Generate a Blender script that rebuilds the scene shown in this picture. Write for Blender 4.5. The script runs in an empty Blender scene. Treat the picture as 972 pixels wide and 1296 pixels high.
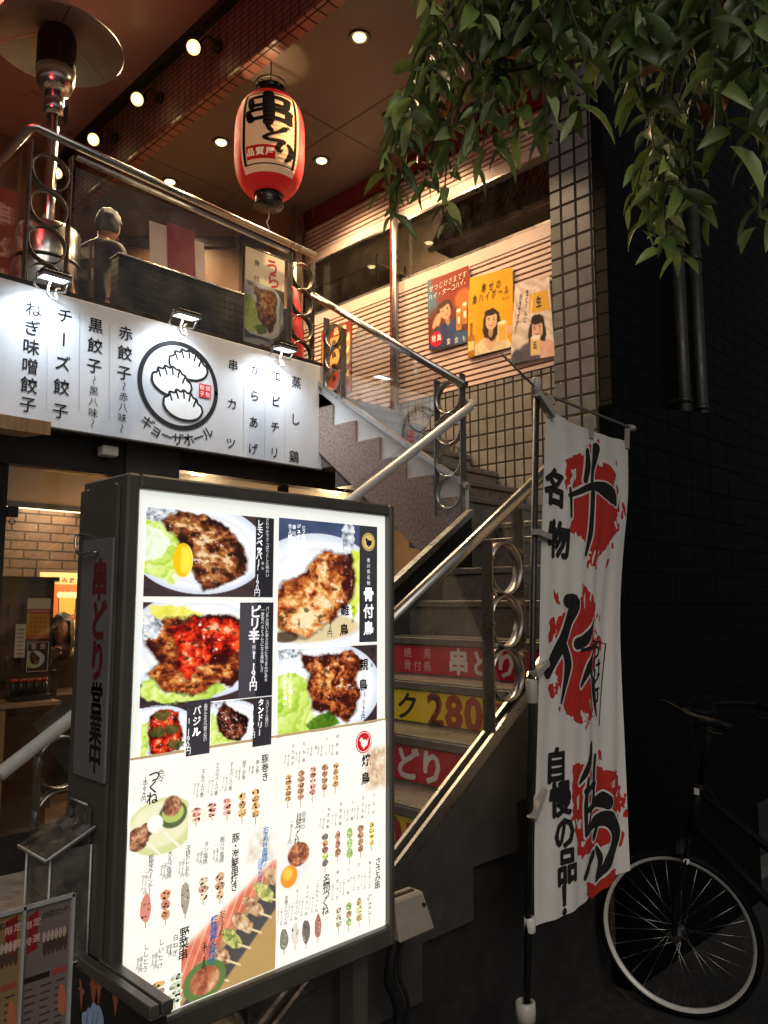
import bpy, bmesh, math, random
import numpy as np
from mathutils import Vector, Matrix
from mathutils.geometry import tessellate_polygon
random.seed(7)
S = bpy.context.scene; COL = S.collection; R = math.radians; PI = math.pi
# ---------------------------------------------------------------- camera, sky, night ambience, exposure
EYE, PITCH = 1.6, math.atan(.117)
cam = bpy.data.objects.new('camera', bpy.data.cameras.new('camera')); COL.objects.link(cam)
cam.location = (0, 0, EYE); cam.rotation_euler = (PI/2 + PITCH, 0, -PI/4)
cam.data.sensor_fit = 'VERTICAL'; cam.data.sensor_height = 36; cam.data.lens = 36*1000/1296
cam.data.clip_start = .05; cam.data.clip_end = 400
S.camera = cam
W = bpy.data.worlds.new('World'); S.world = W; W.use_nodes = True
nt = W.node_tree; bg = nt.nodes['Background']
sky = nt.nodes.new('ShaderNodeTexSky'); sky.sky_type = 'NISHITA'; sky.sun_disc = False
sky.sun_elevation = R(38); sky.sun_rotation = R(200)
hsv = nt.nodes.new('ShaderNodeHueSaturation'); hsv.inputs['Saturation'].default_value = .25
nt.links.new(sky.outputs[0], hsv.inputs['Color']); nt.links.new(hsv.outputs[0], bg.inputs[0])
bg.inputs[1].default_value = .022
sun = bpy.data.objects.new('street_glow', bpy.data.lights.new('street_glow', 'SUN')); COL.objects.link(sun)
sun.data.energy = .95; sun.data.angle = R(40); sun.data.color = (1, .9, .8)
sun.rotation_euler = (R(54), 0, R(-36))
S.view_settings.view_transform = 'Standard'; S.view_settings.look = 'None'
S.view_settings.exposure = 0; S.view_settings.gamma = 1; S.view_settings.use_curve_mapping = False
try:
    S.cycles.use_denoising = True; S.cycles.max_bounces = 8; S.cycles.transparent_max_bounces = 24
    S.cycles.sample_clamp_indirect = 4
except Exception: pass

# ---------------------------------------------------------------- turning photo pixels into points of a known plane
def ray(px, py):
    u = (px-486)/1000; v = (648-py)/1000
    f = math.cos(PITCH) - v*math.sin(PITCH); z = math.sin(PITCH) + v*math.cos(PITCH); a = math.sqrt(.5)
    return Vector(((f+u)*a, (f-u)*a, z))
O = Vector((0, 0, EYE))
def onX(px, py, x): r = ray(px, py); return O + r*(x/r.x)
def onY(px, py, y): r = ray(px, py); return O + r*(y/r.y)
def onZ(px, py, z): r = ray(px, py); return O + r*((z-EYE)/r.z)
def atD(px, py, d): r = ray(px, py); return O + r*(d/math.hypot(r.x, r.y))

# ---------------------------------------------------------------- materials
def lin(c):
    if isinstance(c, str): c = [int(c[i:i+2], 16) for i in (0, 2, 4)]
    return tuple((x/255/12.92 if x/255 <= .04045 else ((x/255+.055)/1.055)**2.4) for x in c[:3])
def newmat(name):
    m = bpy.data.materials.new(name); m.use_nodes = True
    return m, m.node_tree, m.node_tree.nodes['Principled BSDF']
def N(t, kind, **kw):
    n = t.nodes.new(kind)
    for k, v in kw.items():
        if k in n.inputs: n.inputs[k].default_value = v
        else: setattr(n, k, v)
    return n
def M(name, c, rough=.5, metal=0, var=.18, scale=6, bump=0, rv=.15, stretch=None, spec=.5, coat=0):
    m, t, p = newmat(name); c = lin(c) if isinstance(c, str) else c
    tc = N(t, 'ShaderNodeNewGeometry'); src = tc.outputs['Position']
    if stretch:
        mp = N(t, 'ShaderNodeMapping'); mp.inputs['Scale'].default_value = stretch
        t.links.new(src, mp.inputs[0]); src = mp.outputs[0]
    n = N(t, 'ShaderNodeTexNoise', Scale=scale, Detail=6.0, Roughness=.62); t.links.new(src, n.inputs['Vector'])
    r = N(t, 'ShaderNodeMapRange'); r.inputs[1].default_value = .25; r.inputs[2].default_value = .75
    r.inputs[3].default_value = 1-var; r.inputs[4].default_value = 1+var
    t.links.new(n.outputs[0], r.inputs[0])
    mx = N(t, 'ShaderNodeVectorMath', operation='SCALE'); mx.inputs[0].default_value = c
    t.links.new(r.outputs[0], mx.inputs['Scale']); t.links.new(mx.outputs[0], p.inputs['Base Color'])
    r2 = N(t, 'ShaderNodeMapRange'); r2.inputs[1].default_value = .3; r2.inputs[2].default_value = .7
    r2.inputs[3].default_value = max(.02, rough-rv); r2.inputs[4].default_value = min(1, rough+rv)
    t.links.new(n.outputs[0], r2.inputs[0]); t.links.new(r2.outputs[0], p.inputs['Roughness'])
    p.inputs['Metallic'].default_value = metal; p.inputs['Specular IOR Level'].default_value = spec
    p.inputs['Coat Weight'].default_value = coat
    if bump:
        n2 = N(t, 'ShaderNodeTexNoise', Scale=scale*6, Detail=4.0); t.links.new(src, n2.inputs['Vector'])
        b = N(t, 'ShaderNodeBump', Strength=bump, Distance=.01); t.links.new(n2.outputs[0], b.inputs['Height']); t.links.new(b.outputs[0], p.inputs['Normal'])
    return m
def tile(name, c1, c2, joint, w, h, jw, axes='yz', rough=.35, off=0, bump=.5, shift=(0, 0), spec=.5):
    m, t, p = newmat(name)
    g = N(t, 'ShaderNodeNewGeometry'); s = N(t, 'ShaderNodeSeparateXYZ'); t.links.new(g.outputs['Position'], s.inputs[0])
    c = N(t, 'ShaderNodeCombineXYZ'); ix = {'x': 0, 'y': 1, 'z': 2}
    for k in (0, 1):
        a = N(t, 'ShaderNodeMath', operation='ADD'); a.inputs[1].default_value = shift[k]+20
        t.links.new(s.outputs[ix[axes[k]]], a.inputs[0]); t.links.new(a.outputs[0], c.inputs[k])
    b = N(t, 'ShaderNodeTexBrick', offset=off, squash=1.0)
    b.inputs['Scale'].default_value = 1; b.inputs['Brick Width'].default_value = w; b.inputs['Row Height'].default_value = h
    b.inputs['Mortar Size'].default_value = jw; b.inputs['Mortar Smooth'].default_value = .1; b.inputs['Bias'].default_value = 0
    b.inputs['Color1'].default_value = (*lin(c1), 1); b.inputs['Color2'].default_value = (*lin(c2), 1); b.inputs['Mortar'].default_value = (*lin(joint), 1)
    t.links.new(c.outputs[0], b.inputs['Vector'])
    n = N(t, 'ShaderNodeTexNoise', Scale=9.0, Detail=6.0); t.links.new(g.outputs['Position'], n.inputs['Vector'])
    r = N(t, 'ShaderNodeMapRange'); r.inputs[1].default_value = .25; r.inputs[2].default_value = .75; r.inputs[3].default_value = .75; r.inputs[4].default_value = 1.2
    t.links.new(n.outputs[0], r.inputs[0])
    mx = N(t, 'ShaderNodeVectorMath', operation='SCALE'); t.links.new(b.outputs['Color'], mx.inputs[0]); t.links.new(r.outputs[0], mx.inputs['Scale'])
    t.links.new(mx.outputs[0], p.inputs['Base Color'])
    r2 = N(t, 'ShaderNodeMapRange'); r2.inputs[3].default_value = rough; r2.inputs[4].default_value = .9; t.links.new(b.outputs['Fac'], r2.inputs[0])
    t.links.new(r2.outputs[0], p.inputs['Roughness']); p.inputs['Specular IOR Level'].default_value = spec
    bp = N(t, 'ShaderNodeBump', Strength=bump, Distance=.006, invert=True); t.links.new(b.outputs['Fac'], bp.inputs['Height']); t.links.new(bp.outputs[0], p.inputs['Normal'])
    return m
def glow(name, c, strength):
    m, t, p = newmat(name); c = lin(c) if isinstance(c, str) else c
    p.inputs['Base Color'].default_value = (*c, 1); p.inputs['Emission Color'].default_value = (*c, 1); p.inputs['Emission Strength'].default_value = strength
    n = N(t, 'ShaderNodeTexNoise', Scale=30.0); r = N(t, 'ShaderNodeMapRange'); r.inputs[3].default_value = .3; r.inputs[4].default_value = .5
    t.links.new(n.outputs[0], r.inputs[0]); t.links.new(r.outputs[0], p.inputs['Roughness'])
    return m
def glassy(name, tint=(1, 1, 1), refl=.06, rough=.02, dirt=.03):
    m = bpy.data.materials.new(name); m.use_nodes = True; t = m.node_tree; t.nodes.clear()
    out = N(t, 'ShaderNodeOutputMaterial'); tr = N(t, 'ShaderNodeBsdfTransparent'); tr.inputs[0].default_value = (*tint, 1)
    gl = N(t, 'ShaderNodeBsdfGlossy'); gl.inputs['Roughness'].default_value = rough; gl.inputs['Color'].default_value = (1, 1, 1, 1)
    lw = N(t, 'ShaderNodeLayerWeight'); pw = N(t, 'ShaderNodeMath', operation='POWER'); pw.inputs[1].default_value = 4.5
    t.links.new(lw.outputs['Facing'], pw.inputs[0]); ad = N(t, 'ShaderNodeMath', operation='MULTIPLY_ADD', use_clamp=True); ad.inputs[1].default_value = .9; ad.inputs[2].default_value = refl
    t.links.new(pw.outputs[0], ad.inputs[0])
    m1 = N(t, 'ShaderNodeMixShader'); t.links.new(ad.outputs[0], m1.inputs[0]); t.links.new(tr.outputs[0], m1.inputs[1]); t.links.new(gl.outputs[0], m1.inputs[2])
    df = N(t, 'ShaderNodeBsdfDiffuse'); df.inputs[0].default_value = (.5, .48, .45, 1)
    g = N(t, 'ShaderNodeNewGeometry'); n = N(t, 'ShaderNodeTexNoise', Scale=5.0, Detail=8.0, Roughness=.7); t.links.new(g.outputs['Position'], n.inputs['Vector'])
    r = N(t, 'ShaderNodeMapRange'); r.inputs[1].default_value = .42; r.inputs[2].default_value = .8; r.inputs[4].default_value = dirt*3
    t.links.new(n.outputs[0], r.inputs[0])
    m2 = N(t, 'ShaderNodeMixShader'); t.links.new(r.outputs[0], m2.inputs[0]); t.links.new(m1.outputs[0], m2.inputs[1]); t.links.new(df.outputs[0], m2.inputs[2])
    t.links.new(m2.outputs[0], out.inputs[0])
    return m
def printed(name, emit=0, rough=.5, coat=0, gain=1.0, weave=0):
    m, t, p = newmat(name)
    a = N(t, 'ShaderNodeVertexColor'); a.layer_name = 'Col'
    n = N(t, 'ShaderNodeTexNoise', Scale=18.0, Detail=4.0); g = N(t, 'ShaderNodeNewGeometry'); t.links.new(g.outputs['Position'], n.inputs['Vector'])
    r = N(t, 'ShaderNodeMapRange'); r.inputs[3].default_value = .92*gain; r.inputs[4].default_value = 1.06*gain; t.links.new(n.outputs[0], r.inputs[0])
    mx = N(t, 'ShaderNodeVectorMath', operation='SCALE'); t.links.new(a.outputs[0], mx.inputs[0]); t.links.new(r.outputs[0], mx.inputs['Scale'])
    t.links.new(mx.outputs[0], p.inputs['Base Color'])
    p.inputs['Roughness'].default_value = rough; p.inputs['Coat Weight'].default_value = coat; p.inputs['Coat Roughness'].default_value = .08
    if emit:
        t.links.new(mx.outputs[0], p.inputs['Emission Color']); p.inputs['Emission Strength'].default_value = emit
    if weave:
        w = N(t, 'ShaderNodeTexNoise', Scale=420.0); t.links.new(g.outputs['Position'], w.inputs['Vector'])
        b = N(t, 'ShaderNodeBump', Strength=weave, Distance=.001); t.links.new(w.outputs[0], b.inputs['Height']); t.links.new(b.outputs[0], p.inputs['Normal'])
    return m
def lamp(name, kind, loc, energy, color, size=.05, aim=None, spot=None, blend=.5, parent=None):
    d = bpy.data.lights.new(name, kind); d.energy = energy; d.color = color
    if kind == 'AREA': d.size = size
    else: d.shadow_soft_size = size
    if kind == 'SPOT': d.spot_size = R(spot or 100); d.spot_blend = blend
    o = bpy.data.objects.new(name, d); COL.objects.link(o); loc = Vector(loc)
    if aim is not None: o.rotation_euler = (Vector(aim)-loc).to_track_quat('-Z', 'Y').to_euler()
    if parent is not None: o.parent = parent; o.location = loc - wloc(parent)
    else: o.location = loc
    return o

# ---------------------------------------------------------------- things and parts
def wloc(o):
    v = Vector((0, 0, 0))
    while o is not None: v += Vector(o.location); o = o.parent
    return v
def thing(name, label, cat, loc=(0, 0, 0), group=None):
    o = bpy.data.objects.new(name, None); COL.objects.link(o); o.location = loc; o.empty_display_size = .1
    o['label'] = label; o['category'] = cat
    if group: o['group'] = group
    return o
def tag(o, label, cat, group=None):
    o['label'] = label; o['category'] = cat
    if group: o['group'] = group
    return o
def structure(o, kind='structure'):
    o['kind'] = kind; return o
def link_mesh(name, me, mats, parent=None, label=None):
    for m in (mats if isinstance(mats, (list, tuple)) else [mats]): me.materials.append(m)
    o = bpy.data.objects.new(name, me); COL.objects.link(o)
    if parent is not None:
        me.transform(Matrix.Translation(-wloc(parent))); o.parent = parent
    if label: o['label'] = label
    return o
def copy_tree(o, parent=None, loc=None, label=None):
    c = o.copy(); COL.objects.link(c); c.parent = parent
    if loc is not None: c.location = loc
    if label: c['label'] = label
    for ch in list(o.children): copy_tree(ch, c)
    return c
class MB:
    def __init__(s): s.b = bmesh.new(); s.mi = 0
    def _f(s, vs, smooth=False):
        try:
            f = s.b.faces.new(vs); f.smooth = smooth; f.material_index = s.mi; return f
        except ValueError: return None
    def hexa(s, p):
        v = [s.b.verts.new(q) for q in p]
        for f in ((0,3,2,1),(4,5,6,7),(0,1,5,4),(1,2,6,5),(2,3,7,6),(3,0,4,7)): s._f([v[i] for i in f])
        return s
    def box(s, x0, x1, y0, y1, z0, z1):
        s.hexa([(x0,y0,z0),(x1,y0,z0),(x1,y1,z0),(x0,y1,z0),(x0,y0,z1),(x1,y0,z1),(x1,y1,z1),(x0,y1,z1)]); return s
    def obox(s, c, ax, ay, az):
        c, ax, ay, az = map(Vector, (c, ax, ay, az))
        s.hexa([c+ax*i+ay*j+az*k for k in (-1,1) for i, j in ((-1,-1),(1,-1),(1,1),(-1,1))]); return s
    def bar(s, p, q, w, h, up=(0,0,1)):
        p, q = Vector(p), Vector(q); d = (q-p); n = d.normalized(); a = n.cross(Vector(up)).normalized(); b = a.cross(n)
        s.obox((p+q)/2, d/2, a*w/2, b*h/2); return s
    def rings(s, rs, closed=True, caps=True, smooth=True):
        vs = [[s.b.verts.new(p) for p in r] for r in rs]
        for a, b in zip(vs, vs[1:]):
            n = len(a)
            for i in range(n if closed else n-1): s._f([a[i], a[(i+1)%n], b[(i+1)%n], b[i]], smooth)
        if caps and closed: s._f(vs[0][::-1]); s._f(vs[-1])
        return s
    def tube(s, pts, r, n=10, caps=True):
        pts = [Vector(p) for p in pts]; rs = r if isinstance(r, (list, tuple)) else [r]*len(pts)
        out = []; ref = None
        for i, p in enumerate(pts):
            d = (pts[min(i+1, len(pts)-1)] - pts[max(i-1, 0)]).normalized()
            if ref is None: ref = Vector((0,0,1)) if abs(d.z) < .9 else Vector((1,0,0))
            a = d.cross(ref).normalized(); b = a.cross(d).normalized(); ref = b
            out.append([p + (a*math.cos(2*PI*k/n) + b*math.sin(2*PI*k/n))*rs[i] for k in range(n)])
        s.rings(out, True, caps); return s
    def lathe(s, prof, c, axis=(0,0,1), n=28, caps=True, smooth=True):
        c = Vector(c); z = Vector(axis).normalized(); x = z.orthogonal().normalized(); y = z.cross(x)
        s.rings([[c + z*h + (x*math.cos(2*PI*k/n) + y*math.sin(2*PI*k/n))*max(r, 1e-4) for k in range(n)] for r, h in prof], True, caps, smooth); return s
    def band(s, c, axis, r, w, t=.006, n=28):
        """a short metal ring: outer radius r, width w along its axis, wall t"""
        c = Vector(c); z = Vector(axis).normalized(); x = z.orthogonal().normalized(); y = z.cross(x)
        prof = [(r,-w/2),(r,w/2),(r-t,w/2),(r-t,-w/2),(r,-w/2)]
        s.rings([[c + z*h + (x*math.cos(2*PI*k/n)+y*math.sin(2*PI*k/n))*q for k in range(n)] for q, h in prof], True, False); return s
    def prism(s, poly, ext):
        """poly: planar 3D points, ext: extrusion vector"""
        P = [Vector(p) for p in poly]; e = Vector(ext); n = len(P)
        a = [s.b.verts.new(p) for p in P]; b = [s.b.verts.new(p+e) for p in P]
        for t in tessellate_polygon([P]): s._f([a[i] for i in t]); s._f([b[i] for i in t][::-1])
        for i in range(n): s._f([a[i], a[(i+1)%n], b[(i+1)%n], b[i]])
        return s
    def ball(s, c, r, sx=(1,1,1), n=14):
        c = Vector(c); m = Matrix.Translation(c) @ Matrix.Diagonal((*[q*r for q in sx], 1))
        g = bmesh.ops.create_uvsphere(s.b, u_segments=n, v_segments=max(6, n*2//3), radius=1, matrix=m)
        for v in g['verts']:
            for f in v.link_faces: f.smooth = True; f.material_index = s.mi
        return s
    def build(s, name, mats, parent=None, label=None, bevel=0, recalc=True):
        if recalc: bmesh.ops.recalc_face_normals(s.b, faces=s.b.faces)
        if bevel:
            es = [e for e in s.b.edges if len(e.link_faces) == 2 and e.calc_face_angle(0) > .6 and not e.smooth is False]
            bmesh.ops.bevel(s.b, geom=es, offset=bevel, segments=1, affect='EDGES', clamp_overlap=True)
        me = bpy.data.meshes.new(name); s.b.to_mesh(me); s.b.free()
        return link_mesh(name, me, mats, parent, label)
def bx(name, mat, parent, *a, bevel=.003, label=None): return MB().box(*a).build(name, mat, parent, label, bevel)

# ---------------------------------------------------------------- flat artwork: lettering, emblems, printed pictures
_tc = bpy.data.curves.new('type', 'FONT'); _tc.resolution_u = 2; _to = bpy.data.objects.new('type', _tc); _gc = {}
def glyph(ch, bold):
    k = (ch, bold)
    if k not in _gc:
        _tc.body = ch; _tc.offset = bold; me = _to.to_mesh()
        vs = [(v.co.x, v.co.y) for v in me.vertices]; fs = [tuple(p.vertices) for p in me.polygons]
        if ord(ch) < 0x2000 and vs: cx = (min(v[0] for v in vs)+max(v[0] for v in vs))/2
        else: cx = .487
        _gc[k] = ([(x-cx, y-.375) for x, y in vs], fs); _to.to_mesh_clear()
    return _gc[k]
def spline(pts, n=6):
    P = [Vector(p) for p in pts]
    if len(P) < 3: return P
    out = []
    for i in range(len(P)-1):
        a, b, c, d = P[max(i-1,0)], P[i], P[i+1], P[min(i+2,len(P)-1)]
        for k in range(n):
            t = k/n; out.append(.5*((2*b)+(c-a)*t+(2*a-5*b+4*c-d)*t*t+(3*b-a-3*c+d)*t**3))
    return out+[P[-1]]
class Art:
    """fmap(u, v, w) -> point; w is the height of a layer above the surface; px() optionally turns photo pixels into (u, v)"""
    STEP = .0004
    def __init__(s, fmap, maxe=None): s.f = fmap; s.maxe = maxe; s.v = []; s.fc = []; s.c = []; s.k = 0
    def add(s, pts, faces, col, L):
        col = col if isinstance(col, tuple) and max(col) <= 1.0 and not isinstance(col[0], int) else lin(col)
        w = L*s.STEP + (s.k % 6)*s.STEP*.03; s.k += 1
        if s.maxe:
            b = bmesh.new(); vs = [b.verts.new((p[0], p[1], 0)) for p in pts]
            for f in faces:
                try: b.faces.new([vs[i] for i in f])
                except ValueError: pass
            bmesh.ops.triangulate(b, faces=b.faces)
            for _ in range(7):
                es = [e for e in b.edges if e.calc_length() > s.maxe]
                if not es: break
                bmesh.ops.subdivide_edges(b, edges=es, cuts=1, use_grid_fill=False); bmesh.ops.triangulate(b, faces=b.faces)
            b.verts.index_update(); pts = [(v.co.x, v.co.y) for v in b.verts]; faces = [[v.index for v in f.verts] for f in b.faces]; b.free()
        o = len(s.v); s.v += [s.f(p[0], p[1], w) for p in pts]
        for f in faces: s.fc.append([o+i for i in f]); s.c.append([col]*len(f))
    def poly(s, pts, col, L=1):
        P = [Vector((p[0], p[1], 0)) for p in pts]
        fs = []
        for t in tessellate_polygon([P]):
            a, b, c = (P[i] for i in t)
            fs.append(tuple(t) if (b-a).cross(c-a).z > 0 else tuple(t)[::-1])
        s.add(pts, fs, col, L)
    def rect(s, u0, v0, u1, v1, col, L=1): s.poly([(u0,v0),(u1,v0),(u1,v1),(u0,v1)], col, L)
    def ell(s, cu, cv, ru, rv, col, L=1, n=24, rot=0, noise=0, seed=0):
        rnd = random.Random(seed); ph = [rnd.uniform(0, 6.28) for _ in range(4)]; P = []
        for k in range(n):
            t = 2*PI*k/n; q = 1 + noise*(math.sin(2*t+ph[0])*.5 + math.sin(3*t+ph[1])*.5 + math.sin(5*t+ph[2])*.4 + math.sin(9*t+ph[3])*.3)
            a, b = ru*math.cos(t)*q, rv*math.sin(t)*q; P.append((cu+a*math.cos(rot)-b*math.sin(rot), cv+a*math.sin(rot)+b*math.cos(rot)))
        s.poly(P, col, L)
    def ring(s, cu, cv, ru, rv, t, col, L=1, n=40, a0=0, a1=360):
        s.stroke([(cu+ru*math.cos(R(a0+(a1-a0)*k/n)), cv+rv*math.sin(R(a0+(a1-a0)*k/n))) for k in range(n+1)], t, col, L, smooth=False)
    def stroke(s, pts, w, col, L=1, smooth=True, cap=True):
        n = len(pts); ws = list(w) if isinstance(w, (list, tuple)) else [w]*n
        Q = spline([(p[0], p[1], i) for i, p in enumerate(pts)]) if smooth and n > 2 else [Vector((p[0], p[1], i)) for i, p in enumerate(pts)]
        WW = [ws[0] if q.z <= 0 else ws[-1] if q.z >= n-1 else ws[int(q.z)]*(1-q.z+int(q.z)) + ws[int(q.z)+1]*(q.z-int(q.z)) for q in Q]
        Q = [Vector((q.x, q.y)) for q in Q]; L_, R_ = [], []
        for i, q in enumerate(Q):
            d = Q[min(i+1, len(Q)-1)] - Q[max(i-1, 0)]
            if d.length < 1e-9: d = Vector((1, 0))
            d.normalize(); nn = Vector((-d.y, d.x))*WW[i]/2; L_.append(q+nn); R_.append(q-nn)
        pts2 = [tuple(p) for p in L_] + [tuple(p) for p in R_]; m = len(Q); fs = [(i, m+i, m+i+1, i+1) for i in range(m-1)]
        if cap:
            for e, sg in ((0, -1), (m-1, 1)):
                d = (Q[1]-Q[0] if e == 0 else Q[-1]-Q[-2]); d = d.normalized() if d.length > 1e-9 else Vector((1, 0)); nn = Vector((-d.y, d.x)); r = WW[e]/2
                arc = [Q[e] + (nn*math.cos(a) + d*sg*math.sin(a))*r for a in [PI*k/6 for k in range(7)]]
                o = len(pts2); pts2 += [tuple(p) for p in arc]; ff = tuple(range(o, o+7)); fs.append(ff if sg < 0 else ff[::-1])
        s.add(pts2, fs, col, L)
    def char(s, ch, cu, cv, size, col, L=3, bold=0, rot=0, sx=1, slant=0):
        if ch == ' ' or ch == '\u3000': return
        vs, fs = glyph(ch, min(bold, .012)); ca, sa = math.cos(rot), math.sin(rot); e = max(0, bold-.012)*.8
        for k, (dx, dy) in enumerate(((0,0),(e,0),(-e,0),(0,e),(0,-e)) if e > .004 else ((0,0),)):
            P = []
            for x, y in vs:
                x = (x+dx)*sx + y*slant; y += dy; P.append((cu+size*(x*ca-y*sa), cv+size*(x*sa+y*ca)))
            s.add(P, fs, col, L+k*.06)
    def text(s, st, a, b, size, col, L=3, bold=0, sx=1, slant=0, rot=None):
        """characters spread from point a to point b (centres); vertical runs turn the long-vowel bar"""
        n = len(st); vert = abs(b[1]-a[1]) > abs(b[0]-a[0])
        for i, ch in enumerate(st):
            t = i/(n-1) if n > 1 else .5; r = 0
            if vert and ch in 'ー～〜（）': r = -PI/2
            if rot is not None: r = rot
            s.char(ch, a[0]+(b[0]-a[0])*t, a[1]+(b[1]-a[1])*t, size, col, L, bold, r, sx, slant)
    def raster(s, u0, v0, u1, v1, img, L=1):
        h, w = img.shape[:2]; o = len(s.v)
        L3 = np.where(img/255 <= .04045, img/255/12.92, ((img/255+.055)/1.055)**2.4)
        for j in range(h):
            for i in range(w): s.v.append(s.f(u0+(u1-u0)*i/(w-1), v1+(v0-v1)*j/(h-1), L*s.STEP))
        for j in range(h-1):
            for i in range(w-1):
                q = (j*w+i, (j+1)*w+i, (j+1)*w+i+1, j*w+i+1)
                s.fc.append([o+k for k in q]); s.c.append([tuple(L3[k//w, k % w]) for k in q])
    def build(s, name, mat, parent=None, label=None, smooth=False):
        me = bpy.data.meshes.new(name); me.from_pydata([tuple(v) for v in s.v], [], s.fc)
        at = me.color_attributes.new('Col', 'FLOAT_COLOR', 'CORNER')
        at.data.foreach_set('color', np.array([(*c, 1) for f in s.c for c in f], np.float32).ravel())
        if smooth: me.polygons.foreach_set('use_smooth', [True]*len(me.polygons))
        me.update(); return link_mesh(name, me, mat, parent, label)
def faceY(y): return lambda u, v, w: (u, y-w, v)          # a sheet that faces the street (-Y): u = x, v = z
def faceX(x): return lambda u, v, w: (x-w, -u, v)         # a sheet that faces -X: u = -y, v = z
def uvY(px, py, y): p = onY(px, py, y); return (p.x, p.z)
def uvX(px, py, x): p = onX(px, py, x); return (-p.y, p.z)
# ---------------------------------------------------------------- printed food pictures (numpy painters)
def vnoise(u, v, seed):
    iu = np.floor(u).astype(int); iv = np.floor(v).astype(int); fu = u - iu; fv = v - iv
    fu = fu*fu*(3-2*fu); fv = fv*fv*(3-2*fv)
    def h(a, b):
        n = np.sin(a*127.1 + b*311.7 + seed*74.7)*43758.5453
        return n - np.floor(n)
    return (h(iu,iv)*(1-fu) + h(iu+1,iv)*fu)*(1-fv) + (h(iu,iv+1)*(1-fu) + h(iu+1,iv+1)*fu)*fv
def fbm(u, v, s, seed, o=4):
    t = 0; a = .5; n = 0
    for i in range(o):
        t = t + a*vnoise(u*s, v*s, seed+i*7); n += a; a *= .55; s *= 2.1
    return t/n
def ramp(t, stops):
    xs = [p for p, c in stops]
    return np.stack([np.interp(t, xs, [c[k] for p, c in stops]) for k in range(3)], -1)
def sstep(a, b, x):
    t = np.clip((x-a)/(b-a), 0, 1); return t*t*(3-2*t)
def over(img, col, m):
    col = np.asarray(col, float); return img*(1-m[..., None]) + col*m[..., None]
def polymask(u, v, pts, soft=.02):
    ins = np.zeros(u.shape, bool); d = np.full(u.shape, 9.)
    for (ax, ay), (bx, by) in zip(pts, pts[1:]+pts[:1]):
        c = ((ay > v) != (by > v))
        xi = (bx-ax)*(v-ay)/((by-ay) if by != ay else 1e-9) + ax
        ins ^= c & (u < xi)
        L = (bx-ax)**2 + (by-ay)**2 + 1e-9
        t = np.clip(((u-ax)*(bx-ax) + (v-ay)*(by-ay))/L, 0, 1)
        d = np.minimum(d, np.hypot(u-ax-t*(bx-ax), v-ay-t*(by-ay)))
    sd = np.where(ins, d, -d)
    return sd
MEAT = [(0,(35,14,8)),(.3,(84,36,18)),(.5,(134,70,34)),(.68,(164,100,52)),(.88,(200,142,84)),(1,(240,206,160))]
FRIED = [(0,(60,18,12)),(.3,(132,54,24)),(.5,(190,100,44)),(.68,(222,150,80)),(.85,(238,190,120)),(1,(252,226,180))]
REDM = [(0,(60,8,6)),(.3,(140,20,12)),(.5,(206,36,14)),(.7,(232,66,26)),(.9,(240,110,62)),(1,(255,190,150))]
DARKM = [(0,(20,8,8)),(.35,(62,24,20)),(.55,(110,50,36)),(.75,(150,86,60)),(1,(226,180,150))]
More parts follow.
